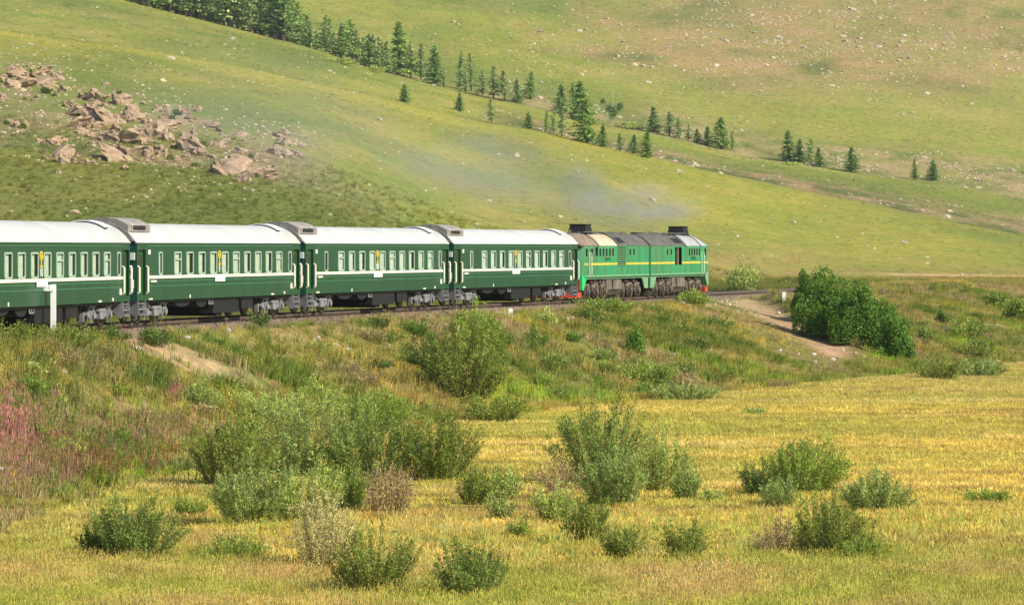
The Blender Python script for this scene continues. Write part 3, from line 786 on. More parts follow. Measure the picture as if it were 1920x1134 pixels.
# ------------------------------------------------------------------ locomotive sections
LH = 1.50; LLN = 16.95
def lroof(y, a=4.25, e=3.46):
    t = abs(y)/LH
    return e+(a-e)*(1-t**2.3)
def loco_bogie(parent, xc):
    b = MB(); r = random.Random(int(xc*7))
    for s in (-1, 1):
        y0, y1 = s*1.02, s*1.2
        b.prism_y([(-2.75, .72), (-2.3, .92), (2.3, .92), (2.75, .72), (2.75, .55), (2.2, .6), (-2.2, .6), (-2.75, .55)], y0, y1, 0)
        for xw in (-2.1, 0, 2.1):
            b.box(xw-.24, xw+.24, s*1.0, s*1.32, .32, .72, 0); b.tube((xw, s*1.3, .52), (xw, s*1.42, .52), .19, 12, 1)
            b.prism_y([(xw-.55, .86), (xw+.55, .86), (xw+.45, 1.02), (xw-.45, 1.02)], s*1.04, s*1.25, 1)
            for dx in (-.42, .42):
                b.tube((xw+dx, s*1.16, .40), (xw+dx, s*1.16, .92), .10, 8, 1)
                b.tube((xw+dx*1.25, s*1.22, .12), (xw+dx*1.1, s*1.22, .78), .035, 6, 0)
            b.box(xw-.62, xw-.5, s*.74, s*1.0, .16, .62, 0)
        for xw in (-1.05, 1.05):
            b.tube((xw-.25, s*1.28, .82), (xw+.3, s*1.28, .82), .13, 10, 1)
            b.box(xw-.1, xw+.1, s*1.0, s*1.3, .52, 1.2, 0)
            b.path([(xw-.5, s*1.3, 1.15), (xw+.1, s*1.34, .95), (xw+.55, s*1.3, 1.12)], .035)
        for k in range(10):
            xx = r.uniform(-2.6, 2.6); zz = r.uniform(.3, 1.15); b.box(xx, xx+r.uniform(.08, .35), s*1.2, s*(1.24+r.random()*.1), zz, zz+r.uniform(.05, .22), r.randint(0, 1))
    b.box(-2.7, 2.7, -.9, .9, .62, .9, 0)
    f = b.build('bogie', [M['loco_under'], M['tank']], parent); f.location = (xc, 0, 0)
    for xw in (-2.1, 0, 2.1):
        for s in (-1, 1):
            w = link_mesh('wheel', WHEEL, f); w.location = (xw, s*.76, .525); w.scale = (1.1, 1, 1.1); w.rotation_euler = (0, 0, 0 if s < 0 else math.pi)

def make_loco(name, rear, S):
    """x=0 is the cab end; S=+1 keeps the near side at -y, S=-1 builds the mirrored section (cab end leading)"""
    c = empty(name)
    fx = (lambda x: x) if S > 0 else (lambda x: LLN-x)
    def bx(mb, x0, x1, *a): mb.box(fx(x0), fx(x1), *a)
    # stations measured on the photograph, from the cab end
    win = [(1.05, .5), (2.32, .62)] if rear else [(1.15, .62)]
    door = (1.62, 2.0) if rear else (1.75, 2.35)
    five = [4.35+.80*k for k in range(5)] if rear else [2.95+.74*k for k in range(5)]
    louv = (8.7, 10.9) if rear else (8.1, 10.15)
    two = [12.0, 13.0] if rear else [11.2, 12.3]
    holes = [(x-w/2, x+w/2, 2.74, 3.28) for x, w in win] + [(x-.24, x+.24, 2.74, 3.28) for x in five] + [(x-.22, x+.22, 2.80, 3.26) for x in two]
    if rear: holes.append((3.25, 3.85, 2.78, 3.34))
    holes.append((louv[0], louv[1], 2.12, 3.34))
    h2 = [(min(fx(a), fx(b)), max(fx(a), fx(b)), c0, d) for a, b, c0, d in holes]
    b = MB()
    x0, x1 = sorted((fx(.55), fx(LLN)))
    for s in (-1, 1): grid_wall(b, x0, x1, 1.55, 3.46, s*LH, s*(LH-.06), h2)
    for x, z in ((fx(.55), 0), (fx(LLN), 0)):
        pass
    # cab nose: sloped front with rounded corners
    fr = [(.55, LH), (.22, LH-.10), (.02, LH-.45), (0, 0), (.02, -LH+.45), (.22, -LH+.10), (.55, -LH)]
    n = len(fr)
    lv = [(1.55, 0), (2.55, 0), (3.46, .16)]
    vs = [(fx(x+o*(1 if x < .5 else 0)), y, z) for z, o in lv for x, y in fr]
    fs = []
    for k in range(len(lv)-1):
        for i in range(n-1): fs.append((k*n+i, k*n+i+1, (k+1)*n+i+1, (k+1)*n+i))
    fs.append(tuple(range(2*n, 3*n))); fs.append(tuple(range(n))[::-1])
    b.add(vs, fs)
    b.build('body', [M['loco_green']], c)
    if not rear or True:
        # front windscreens
        for s in (-1, 1):
            w = MB(); xa = fx(-.03+.12)
            w.box(fx(.05), fx(.14), s*.12, s*1.0, 2.72, 3.28); w.build('windscreen', M['inside'], c)
        for s in (-1, 1):
            hl = MB(); hl.tube((fx(.06), s*1.05, 1.95), (fx(-.05), s*1.05, 1.95), .13, 12); hl.build('headlight', M['red'], c)
        hl = MB(); hl.tube((fx(.25), 0, 3.52), (fx(.02), 0, 3.52), .17, 12); hl.build('headlight', M['white'], c)
    # inner end wall and near-black sheets added for interior darkness
    e = MB(); bx(e, LLN-.05, LLN+.02, -LH+.062, LH-.062, 1.4, 3.46); e.build('end_wall', M['loco_frame'], c)
    i_ = MB(); bx(i_, .8, LLN-.1, -LH+.5, -LH+.55, 1.6, 3.45); bx(i_, .8, LLN-.1, LH-.55, LH-.5, 1.6, 3.45); i_.build('interior_dark_sheet', M['inside'], c)
    # window panes and pillars
    for x, z0, z1, wd in [(x, 2.74, 3.28, w) for x, w in win]+[(x, 2.74, 3.28, .48) for x in five]+[(x, 2.8, 3.26, .44) for x in two]:
        for s in (-1, 1):
            if s*S > 0 and False: pass
            f = MB(); ring(f, fx(x), (z0+z1)/2, wd+.07, z1-z0+.07, .045, s*(LH-.005), s*(LH+.014), .04, seg=2)
            fo = f.build('window', M['loco_frame'], c)
            p = MB(); p.box(fx(x)-wd/2, fx(x)+wd/2, s*(LH-.034), s*(LH-.028), z0, z1); p.build('pane', M['glass'], fo)
    # grille opening with slats
    for s in (-1, 1):
        g = MB(); bx(g, louv[0], louv[1], s*(LH-.28), s*(LH-.24), 2.12, 3.34); gb = g.build('grille_box', M['black'], c)
        sl_ = MB()
        if rear:
            for k in range(9):
                z = 2.16+k*.133
                x0, x1 = sorted((fx(louv[0]), fx(louv[1])))
                sl_.add([(x0, s*(LH-.12), z+.05), (x1, s*(LH-.12), z+.05), (x1, s*(LH+.02), z), (x0, s*(LH+.02), z), (x0, s*(LH-.12), z+.075), (x1, s*(LH-.12), z+.075), (x1, s*(LH+.02), z+.03), (x0, s*(LH+.02), z+.03)],
                        [(0,3,2,1),(4,5,6,7),(0,1,5,4),(1,2,6,5),(2,3,7,6),(3,0,4,7)])
            sl_.build('louvre_slats', M['loco_frame'], gb)['kind'] = 'stuff'
        else:
            xm = (louv[0]+louv[1])/2
            bx(sl_, xm-.05, xm+.05, s*(LH-.12), s*(LH-.02), 2.12, 3.34)
            for q in (-.72, -.45, .4, .7): bx(sl_, xm+q, xm+q+.04, s*(LH-.2), s*(LH-.16), 2.12, 3.34)
            sl_.build('grille_bars', M['rusty'], gb)
    # cab door with hand rails
    for s in (-1, 1):
        d = MB(); dx0, dx1 = door; ring(d, fx((dx0+dx1)/2), 2.42, dx1-dx0+.06, 1.72, .035, s*LH, s*(LH+.02), .05, seg=2); do = d.build('door', M['loco_frame'], c)
        for xr in (dx0-.08, dx1+.08):
            h = MB(); h.path([(fx(xr), s*LH, 3.0), (fx(xr), s*(LH+.07), 2.96), (fx(xr), s*(LH+.07), 1.62), (fx(xr), s*LH, 1.58)], .022, 5); h.build('handrail', M['cream'], c)
    # yellow stripe
    for s in (-1, 1):
        y = MB(); a = [(.30, .36), (door[1]+.15, louv[0]-.02), (louv[1]+.02, LLN)] if rear else [(.3, door[0]-.12), (door[1]+.12, louv[0]-.02), (louv[1]+.02, LLN)]
        if rear: a[0] = (.55, .95); a.insert(1, (1.15, 1.45))
        for q0, q1 in a: bx(y, q0, q1, s*LH, s*(LH+.006), 2.20, 2.33)
        y.build('stripe', M['yellow'], c)
    # frame sill
    f = MB()
    for s in (-1, 1): bx(f, .5, LLN, s*(LH-.02), s*(LH+.03), 1.44, 1.548)
    bx(f, .3, LLN, -LH+.1, LH-.1, 1.30, 1.5)
    f.build('frame_sill', M['loco_frame'], c)
    # cab apron and plough
    ap = MB()
    pts = [(.02, 1.55), (1.15, 1.55), (1.0, 1.2), (.55, .78), (.35, .62), (.02, .62)]
    ap.prism_y([(fx(x), z) for x, z in pts], -LH+.02, LH-.02); ap.build('apron', M['loco_bright' if rear else 'loco_frame'], c)
    pw = MB(); pw.prism_y([(fx(x), z) for x, z in ((-.50, .15), (-.30, .52), (.45, .52), (.45, .15))], -1.32, 1.32); pw.build('plough', M['red'], c)
    cp = MB(); cp.box(fx(-.05), fx(-.6), -.2, .2, .9, 1.16); cp.build('coupler', M['loco_under'], c)
    bb = MB(); bx(bb, -.05, .02, -1.35, 1.35, .62, 1.3); bb.build('buffer_beam', M['red' if rear else 'loco_frame'], c)
    # inner apron (trapezoid leg at the joint)
    ia = MB(); ia.prism_y([(fx(x), z) for x, z in ((LLN-1.6, 1.30), (LLN-.02, 1.30), (LLN-.02, .60), (LLN-.95, .60))], -LH+.03, -LH+.12)
    ia.prism_y([(fx(x), z) for x, z in ((LLN-1.6, 1.30), (LLN-.02, 1.30), (LLN-.02, .60), (LLN-.95, .60))], LH-.12, LH-.03); ia.build('apron', M['loco_frame'], c)
    # roof in panels of different paint
    def roof_panel(nm, xa, xb, mat, lift=0, e0=0, e1=0):
        k = 20; m = MB(); ys = np.linspace(-LH-.02, LH+.02, k)
        secs = 7 if (e0 or e1) else 1
        for q in range(secs):
            ta, tb = q/secs, (q+1)/secs
            def drop(t):
                x = xa+(xb-xa)*t
                return e0*max(0, 1-x/1.7)**2
            va = [(fx(xa+(xb-xa)*ta), y, lroof(y)+lift-drop(ta)*(1-abs(y/LH)**2*.9 if abs(y) < LH else 0)) for y in ys]
            vb = [(fx(xa+(xb-xa)*tb), y, lroof(y)+lift-drop(tb)*(1-abs(y/LH)**2*.9 if abs(y) < LH else 0)) for y in ys]
            la = [(x, y*.96, z-.09) for x, y, z in va]; lb = [(x, y*.96, z-.09) for x, y, z in vb]
            m.add(va+vb, [(i, i+1, k+i+1, k+i) for i in range(k-1)])
            m.add(la+lb, [(k+i, k+i+1, i+1, i) for i in range(k-1)])
            if q == 0: m.add(va+la, [(i, k+i, k+i+1, i+1) for i in range(k-1)])
            if q == secs-1: m.add(vb+lb, [(i, i+1, k+i+1, k+i) for i in range(k-1)])
        return m.build(nm, [mat], c, True)
    P = [(.08, 3.85, 'rusty'), (3.97, 8.75, 'cream_roof'), (8.87, LLN, 'dark_roof')] if rear else [(.08, 2.5, 'pale_roof'), (2.62, 6.9, 'pale_roof'), (7.02, LLN, 'dark_roof')]
    for k, (a, b_, mt) in enumerate(P): roof_panel('roof_panel', a, b_, M[mt], 0, .42 if k == 0 else 0)
    sm = MB()
    for k in range(2):
        xa, xb = P[k][1], P[k+1][0]; ys = np.linspace(-LH-.04, LH+.04, 16)
        sm.prism_x([(y, lroof(y)+.045) for y in ys]+[(y*.97, lroof(y)-.06) for y in ys[::-1]], fx(xa-.02), fx(xb+.02))
    sm.build('roof_seam', M['black'], c)
    # openings in the sloping roof side
    for s in (-1, 1):
        o_ = MB(); xa, xb = (9.5, 11.2) if rear else (7.4, 9.6)
        ya, yb = .95, 1.36
        za, zb = lroof(ya)+.02, lroof(yb)+.02
        o_.add([(fx(xa), s*ya, za), (fx(xb), s*ya, za), (fx(xb), s*yb, zb), (fx(xa), s*yb, zb), (fx(xa), s*ya, za-.05), (fx(xb), s*ya, za-.05), (fx(xb), s*yb, zb-.05), (fx(xa), s*yb, zb-.05)],
               [(0,1,2,3),(7,6,5,4),(0,4,5,1),(1,5,6,2),(2,6,7,3),(3,7,4,0)]); o_.build('roof_vent', M['black'], c)
    # fans, hatches and exhaust stack along the crown
    t = MB(); r = random.Random(3 if rear else 4)
    for xx in (10.5, 12.4, 14.2): t.tube((fx(xx), 0, 4.15), (fx(xx), 0, 4.36), .62, 18); t.tube((fx(xx), 0, 4.36), (fx(xx), 0, 4.37), .5, 18, 1)
    for k in range(9):
        xx = 3.2+k*.72+r.uniform(-.1, .1); bx(t, xx, xx+r.uniform(.25, .5), -r.uniform(.2, .6), r.uniform(.1, .5), 4.2, 4.29+r.random()*.07)
    t.path([(fx(3.4), -.62, 4.33), (fx(9.8), -.62, 4.33)], .035); t.path([(fx(1.1), -.3, 4.2), (fx(1.6), -.3, 4.42)], .05)
    t.build('roof_gear', [M['dark_roof'], M['black']], c)
    sx = 5.0 if rear else 3.2
    k = MB()
    k.add([(fx(sx-.78), -.62, 4.20), (fx(sx+.78), -.62, 4.20), (fx(sx+.78), .62, 4.20), (fx(sx-.78), .62, 4.20), (fx(sx-.66), -.5, 4.80), (fx(sx+.66), -.5, 4.80), (fx(sx+.66), .5, 4.80), (fx(sx-.66), .5, 4.80)],
          [(0,1,5,4),(1,2,6,5),(2,3,7,6),(3,0,4,7),(4,5,6,7)])
    k.box(fx(sx-.7), fx(sx+.7), -.56, .56, 4.76, 4.84)
    k.build('exhaust_stack', M['black'], c)
    # fuel tank, boxes and running gear
    tk = MB(); xa, xb = 6.6, 10.4
    tk.prism_x([(-1.30, 1.3), (-1.36, .62), (-1.05, .24), (1.05, .24), (1.36, .62), (1.30, 1.3)], fx(xa), fx(xb)); tk.build('fuel_tank', M['tank'], c)
    tb = MB(); bx(tb, 7.9, 9.3, -1.44, -1.37, .62, 1.22); bx(tb, 7.9, 9.3, 1.37, 1.44, .62, 1.22); tb.build('battery_cover', M['tank'], c)
    ins = MB(); bx(ins, 1.2, LLN-1.0, -.8, .8, .95, 1.299); ins.build('underframe', M['black'], c)
    loco_bogie(c, fx(4.15)); loco_bogie(c, fx(12.8))
    text_obj('number_lettering', '2M62 053', .34, M['letter'], c, (fx(six := (five[2]+.3)), -LH-.008, 2.58), sx=.95)
    if not rear:
        pass
    return c
th5 = math.radians(16.49); lr = np.array([4.428, 227.564]); dv = np.array([math.sin(th5), math.cos(th5)])
la = make_loco('locomotive', True, 1); put_vehicle(la, lr, th5, LH)
tag(la, 'green locomotive section with cream and rusty roof panels, next to the coaches', 'locomotive', 'two-section locomotive at the head of the train')
lb = make_loco('locomotive', False, -1); put_vehicle(lb, lr+dv*(LLN+.6), th5, LH)
tag(lb, 'green locomotive section with pale grey roof leading the train', 'locomotive', 'two-section locomotive at the head of the train')
# the bellows between the two sections belongs to the rear one
g = MB()
for k in range(5): g.box(LLN+.03+k*.11, LLN+.03+k*.11+.09, -1.0, 1.0, 1.45, 3.7)
g.box(LLN+.03, LLN+.57, -.2, .2, .8, 1.1)
g.build('gangway_bellows', M['black'], la)
# ------------------------------------------------------------------ scattered plants and stones (stuff)
def tuft_mesh(name, nb, h, spread, wid, seed, lean=.35, col_var=.25, head=None, leafy=False):
    r = np.random.RandomState(seed); V = []; Fc = []; C = []
    for i in range(nb):
        a = r.rand()*6.283; rad = spread*math.sqrt(r.rand()); bx_, by_ = rad*math.cos(a), rad*math.sin(a)
        hh = h*r.uniform(.55, 1.1); a2 = a+r.normal()*.8; ln = lean*hh*r.uniform(.3, 1.3)
        dx, dy = math.cos(a2)*ln, math.sin(a2)*ln; w = wid*r.uniform(.7, 1.3); pa = r.rand()*3.14
        wx, wy = w*math.cos(pa), w*math.sin(pa)
        b0 = len(V)
        V += [(bx_-wx, by_-wy, -.05), (bx_+wx, by_+wy, -.05), (bx_+dx*.45+wx*.8, by_+dy*.45+wy*.8, hh*.6), (bx_+dx*.45-wx*.8, by_+dy*.45-wy*.8, hh*.6), (bx_+dx, by_+dy, hh), (bx_+dx, by_+dy, hh*.999)]
        Fc += [(b0, b0+1, b0+2, b0+3), (b0+3, b0+2, b0+4, b0+5)]
        t = 1+r.uniform(-col_var, col_var); g = 1+r.uniform(-.12, .12)
        C += [(t, t*g, t)]*6
        if leafy:
            for q in range(3):
                s = r.uniform(.35, .95); cx, cy, cz = bx_+dx*s, by_+dy*s, hh*s
                an = r.rand()*6.283; l = wid*r.uniform(3, 5); ux, uy, uz = math.cos(an)*l, math.sin(an)*l, r.uniform(.0, .6)*l
                vx, vy = -math.sin(an)*l*.35, math.cos(an)*l*.35; b0 = len(V)
                V += [(cx, cy, cz), (cx+ux*.5+vx, cy+uy*.5+vy, cz+uz*.6), (cx+ux, cy+uy, cz+uz), (cx+ux*.5-vx, cy+uy*.5-vy, cz+uz*.6)]
                Fc += [(b0, b0+1, b0+2, b0+3)]; t = 1+r.uniform(-col_var, col_var); C += [(t, t, t)]*4
        if head is not None and r.rand() < head[1]:
            b0 = len(V); s = head[2]; hl = head[3]
            V += [(bx_+dx-s, by_+dy, hh-hl*.2), (bx_+dx, by_+dy-s*.5, hh-hl*.1), (bx_+dx+s, by_+dy, hh-hl*.2), (bx_+dx, by_+dy, hh+hl)]
            Fc += [(b0, b0+1, b0+2, b0+3)]; C += [head[0]]*4
    me = bpy.data.meshes.new(name); me.from_pydata(V, [], Fc)
    at = me.attributes.new('tint', 'FLOAT_COLOR', 'POINT')
    cc = np.ones((len(V), 4), np.float32); cc[:, :3] = C; at.data.foreach_set('color', cc.ravel())
    return me
def blob_mesh(name, seed, sub=1, rough=.3):
    import bmesh
    bm = bmesh.new(); bmesh.ops.create_icosphere(bm, subdivisions=sub, radius=.5)
    r = random.Random(seed)
    for v in bm.verts: v.co *= 1+r.uniform(-rough, rough); v.co.z *= .7
    me = bpy.data.meshes.new(name); bm.to_mesh(me); bm.free()
    at = me.attributes.new('tint', 'FLOAT_COLOR', 'POINT'); cc = np.ones((len(me.vertices), 4), np.float32)
    at.data.foreach_set('color', cc.ravel())
    return me
def proto_set(name, meshes, mat):
    c = bpy.data.collections.new(name)
    for i, me in enumerate(meshes):
        me.materials.append(mat); o = bpy.data.objects.new('%s_%02d' % (name, i), me); c.objects.link(o)
    return c
def scatter(name, pts, scale, tint, coll, nvar, seed=0, label=None, cat=None, squash=None, tilt=0.0):
    r = np.random.RandomState(seed); n = len(pts)
    me = bpy.data.meshes.new(name); me.vertices.add(n); me.vertices.foreach_set('co', np.asarray(pts, np.float32).ravel())
    def att(nm, ty, data):
        a = me.attributes.new(nm, ty, 'POINT'); a.data.foreach_set({'FLOAT_VECTOR': 'vector', 'FLOAT_COLOR': 'color', 'INT': 'value'}[ty], np.ascontiguousarray(data).ravel())
    rot = np.stack([r.normal(size=n)*tilt, r.normal(size=n)*tilt, r.rand(n)*6.283], -1).astype(np.float32)
    sc = np.stack([scale, scale, scale*(squash if squash is not None else 1)], -1).astype(np.float32)
    t4 = np.ones((n, 4), np.float32); t4[:, :3] = tint
    att('rot', 'FLOAT_VECTOR', rot); att('scl', 'FLOAT_VECTOR', sc); att('itint', 'FLOAT_COLOR', t4); att('var', 'INT', r.randint(0, nvar, n).astype(np.int32))
    o = link_mesh(name, me)
    ng_ = bpy.data.node_groups.new(name, 'GeometryNodeTree')
    ng_.interface.new_socket('Geometry', in_out='INPUT', socket_type='NodeSocketGeometry'); ng_.interface.new_socket('Geometry', in_out='OUTPUT', socket_type='NodeSocketGeometry')
    gi = ng_.nodes.new('NodeGroupInput'); go = ng_.nodes.new('NodeGroupOutput')
    ip = ng_.nodes.new('GeometryNodeInstanceOnPoints'); ci = ng_.nodes.new('GeometryNodeCollectionInfo')
    ci.inputs[0].default_value = coll; ci.inputs[1].default_value = True; ci.inputs[2].default_value = True
    def na(nm, ty):
        q = ng_.nodes.new('GeometryNodeInputNamedAttribute'); q.data_type = ty; q.inputs[0].default_value = nm; return q.outputs[0]
    mp = ng_.nodes.new('GeometryNodeMeshToPoints')
    L_ = ng_.links.new
    L_(gi.outputs[0], mp.inputs[0]); L_(mp.outputs[0], ip.inputs['Points']); L_(ci.outputs[0], ip.inputs['Instance']); ip.inputs['Pick Instance'].default_value = True
    L_(na('var', 'INT'), ip.inputs['Instance Index']); L_(na('scl', 'FLOAT_VECTOR'), ip.inputs['Scale'])
    e2r = ng_.nodes.new('FunctionNodeEulerToRotation'); L_(na('rot', 'FLOAT_VECTOR'), e2r.inputs[0]); L_(e2r.outputs[0], ip.inputs['Rotation'])
    L_(ip.outputs[0], go.inputs[0])
    md = o.modifiers.new('scatter', 'NODES'); md.node_group = ng_
    tag(o, label, cat, kind='stuff')
    return o

M['blade'] = leaf_mat('grass_blade', (1, 1, 1), trans=.35)
M['stone'] = leaf_mat('pale_stone', (1, 1, 1), trans=0.0)
c_short = proto_set('short_tuft', [tuft_mesh('short%d' % i, 26, .14, .30, .012, 10+i, .8) for i in range(4)], M['blade'])
c_tall = proto_set('tall_tuft', [tuft_mesh('tall%d' % i, 24, .55, .28, .012, 20+i, .35, head=((1.25, 1.0, .9), .7, .02, .08)) for i in range(4)], M['blade'])
c_weed = proto_set('weed_clump', [tuft_mesh('weed%d' % i, 20, .45, .30, .016, 30+i, .5, leafy=True) for i in range(5)], M['blade'])
c_flower = proto_set('flower_spike', [tuft_mesh('spike%d' % i, 10, .8, .35, .014, 40+i, .3, leafy=True, head=((1.15, 1, 1), .8, .03, .18)) for i in range(3)], M['blade'])
c_stone = proto_set('stone', [blob_mesh('stone%d' % i, 50+i, 1) for i in range(5)], M['stone'])

def uv_points(n, px0, px1, y0, y1, seed):
    r = np.random.RandomState(seed)
    t = r.rand(n); Y = np.sqrt(y0*y0+(y1*y1-y0*y0)*t)
    X = (r.uniform(px0, px1, n)-960)/F*Y
    return X, Y, r
def near_info(X, Y):
    n, Yf = track_foot(X, np.clip(Y, 6, 560)); w = np.interp(Yf, TOE[:, 0], TOE[:, 1]); return n, Yf, w

# meadow grass, short and mown
X, Y, r = uv_points(66000, -150, 2380, 80, 300, 1)
n, Yf, w = near_info(X, Y); k = (n > w-.3); X, Y = X[k], Y[k]
Z = ground(X, Y); c = zones(X, Y, Z)*r.uniform(.75, 1.5, (len(X), 1))*np.array([1.42, 1.34, 1.38])
sc = 1.0+.8*np.clip(fbm(X, Y, 6, 3, 201), 0, 1)+.4*r.rand(len(X))
scatter('meadow_grass', np.stack([X, Y, Z], -1), sc, c, c_short, 4, 1)
# tall straw grass in the foreground
X, Y, r = uv_points(18500, -150, 2380, 78, 108, 2)
pxx = 960+F*X/Y; lim = 92+5*fbm(X, Y, 7, 3, 202)+5*sstep(1100, 1800, pxx)*0+6*sstep(700, 300, pxx)
k = (Y < lim) | (r.rand(len(X)) < .06); X, Y = X[k], Y[k]
Z = ground(X, Y); m = fbm(X, Y, 4, 3, 203)[:, None]
m = m*1.5+.1; c = L(.36, .32, .12)*(1-np.clip(.5+m, 0, 1))+L(.28, .32, .07)*np.clip(.5+m, 0, 1)
c = c*r.uniform(.7, 1.4, (len(X), 1))*1.5; pk = (r.rand(len(X)) < .18)[:, None]; c = np.where(pk, c*np.array([1.05, .92, 1.05]), c)
scatter('straw_grass', np.stack([X, Y, Z], -1), r.uniform(.38, .80, len(X)), c, c_tall, 4, 2)
# embankment weeds
X, Y, r = uv_points(142000, -170, 2300, 96, 372, 3)
n, Yf, w = near_info(X, Y)
dens = .55+.6*fbm(X, Y, 3.5, 3, 211)
slide = np.zeros(len(X))
for ya, yb_, hw, n0, n1 in SLIDES: slide = np.maximum(slide, np.exp(-((Yf-yb_*n-ya)/hw)**4)*(n > n0-.9)*(n < n1+.1))
k = ((n > 1.75) | (Yf > 316)) & (n > -3) & (n < w+.8) & (r.rand(len(X)) < dens*(1-.93*slide)*np.maximum(sstep(1.7, 2.8, n), Yf > 316)*1.1); X, Y, n, w, Yf = X[k], Y[k], n[k], w[k], Yf[k]
Z = ground(X, Y)
m1 = fbm(X, Y, 5, 4, 212); m2 = fbm(X, Y, 2.4, 3, 213); m3 = fbm(X, Y, 9, 3, 214)
c = mix(L(.145, .18, .035), L(.27, .23, .07), .45+1.2*m1)
m3 = m3-.12*sstep(230, 262, Y)
c = mix(c, L(.085, .14, .025), (m2-.05)*2.2)
c = mix(c, L(.38, .30, .05), (m3-.12)*2.0)
c = mix(c, L(.26, .20, .12), (fbm(X, Y, 4, 3, 215)-.15)*2)
c = mix(c, L(.20, .30, .03), (fbm(X, Y, 5, 3, 216)-.28)*3*sstep(.5, .8, n/w))
c = c*r.uniform(.6, 1.5, (len(X), 1))*1.62
sc = .55+.75*np.clip(.5+m2, 0, 1)*sstep(3, 6, n)+.2*r.rand(len(X))
sc = np.where((Yf > 292) & (n < 4), sc+.75, sc); sc = np.where((Yf < 151) & (n < 4.5), sc+.45, sc)
qd = 274.6-1.95*n-Yf; sc = np.where((qd > 0) & (qd < 26) & (n < 17) & (Yf > 225), sc*(.3+.7*sstep(8, 26, qd)), sc)
k2 = r.rand(len(X)) < .68
pts = np.stack([X, Y, Z], -1)
scatter('embankment_weeds', pts[k2], sc[k2], c[k2], c_weed, 5, 3)
scatter('embankment_grass', pts[~k2], sc[~k2]*.8, c[~k2]*np.array([1.25, 1.1, 1.1]), c_tall, 4, 4)
# plants behind the line and on the flat beyond
X, Y, r = uv_points(31000, -170, 2300, 150, 560, 5)
n, Yf, w = near_info(X, Y); k = (n < -3.4) | (Y > 380); k &= (np.abs(n) > 3) | (Y > 400); X, Y = X[k], Y[k]
Z = ground(X, Y); c = zones(X, Y, Z)*r.uniform(.7, 1.4, (len(X), 1))*1.4
scatter('trackside_grass', np.stack([X, Y, Z], -1), r.uniform(.6, 1.3, len(X)), c, c_weed, 5, 5)
# tussocks on the hill
X, Y, r = uv_points(42000, -60, 1990, 430, 1500, 6)
Z = ground(X, Y); m = fbm(X, Y, 18, 4, 221); k = r.rand(len(X)) < .55+.6*m; X, Y, Z = X[k], Y[k], Z[k]
c = zones(X, Y, Z)*np.where(r.rand(len(X), 1) < .3, 1.3, 1.75)*r.uniform(.8, 1.2, (len(X), 1))
scatter('hillside_tussocks', np.stack([X, Y, Z], -1), r.uniform(.4, 1.3, len(X))*(Y/700)**.5, c, c_weed, 5, 6, squash=.55)
# pale stones
def stone_field(X, Y, prob, r):
    k = r.rand(len(X)) < prob; return X[k], Y[k]
SX, SY = [], []
X, Y, r = uv_points(260000, -60, 1990, 425, 1600, 7)
Z = ground(X, Y); PXs, PYs = proj(X, Y, Z); d1 = np.interp(PXs, D1[:, 0], D1[:, 1]); d2 = np.interp(PXs, D2[:, 0], D2[:, 1])
cl = np.clip(fbm(X, Y, 14, 3, 231)*1.6+.3, 0, 1)**2
topl = 90+PXs*.265
p = 0.010*cl*4
for qx, qy, ax, ay in ((200, 245, 150, 75), (420, 295, 150, 60), (520, 275, 70, 40), (50, 155, 100, 50)):
    p = np.maximum(p, .45*np.exp(-((PXs-qx)/ax)**2-((PYs-qy)/ay)**2)*(Y < 800))
p = np.maximum(p, .15*(PXs < 820)*sstep(0, 40, PYs-topl)*(1-sstep(900, 600, PXs)*0)*(1-sstep(560, 900, PXs))*(.25+cl))
e = ((PXs-1570)/360)**2+((PYs-60)/95)**2
bk = Y > d2+30
p = np.maximum(p, bk*(.33*np.exp(-e*1.1)*(.15+1.2*cl)+.05*np.exp(-((PYs-110)/70)**2)*(PXs > 950)))
g1 = (Y > d1+90)*(Y < d1+160)*(PXs > 900); g2 = (Y > d2+55)*(Y < d2+150)*(PXs > 930)
p = np.maximum(p, .30*g1*cl); p = np.maximum(p, .35*g2*cl)
X, Y = stone_field(X, Y, np.clip(p*.8, 0, .5), r)
Z = ground(X, Y)
t = r.rand(len(X), 1); c = L(.55, .48, .35)*t+L(.36, .28, .18)*(1-t)
big = (r.rand(len(X)) < .05)
sc = r.uniform(.25, .8, len(X))*(1+1.3*big)*(Y/650)**.7
scatter('hillside_stones', np.stack([X, Y, Z], -1), sc, c, c_stone, 5, 7, squash=.75)
# stones on the embankment and along the ballast shoulder
X, Y, r = uv_points(90000, -60, 1990, 110, 372, 8)
n, Yf, w = near_info(X, Y)
p = .05*(n > 2.6)*(n < 4)+.012*(n > 3)*(n < w)
PXs, PYs = proj(X, Y, ground(X, Y))
for cx, cy, rx, ry, a in ((1115, 592, 45, 16, .7), (1050, 600, 28, 14, .5), (1200, 570, 60, 8, .5), (1300, 655, 50, 25, .35), (1225, 703, 10, 5, .8), (1500, 580, 50, 25, .15), (1790, 575, 70, 35, .2), (1850, 600, 60, 30, .15)):
    p = np.maximum(p, a*.5*np.exp(-((PXs-cx)/rx)**2-((PYs-cy)/ry)**2))
k = (r.rand(len(X)) < p) & (n > 2.4) & (n < w); X, Y = X[k], Y[k]
Z = ground(X, Y); t = r.rand(len(X), 1)
scatter('embankment_stones', np.stack([X, Y, Z+.03], -1), r.uniform(.08, .38, len(X)), L(.62, .55, .53)*t+L(.36, .28, .22)*(1-t), c_stone, 5, 8)
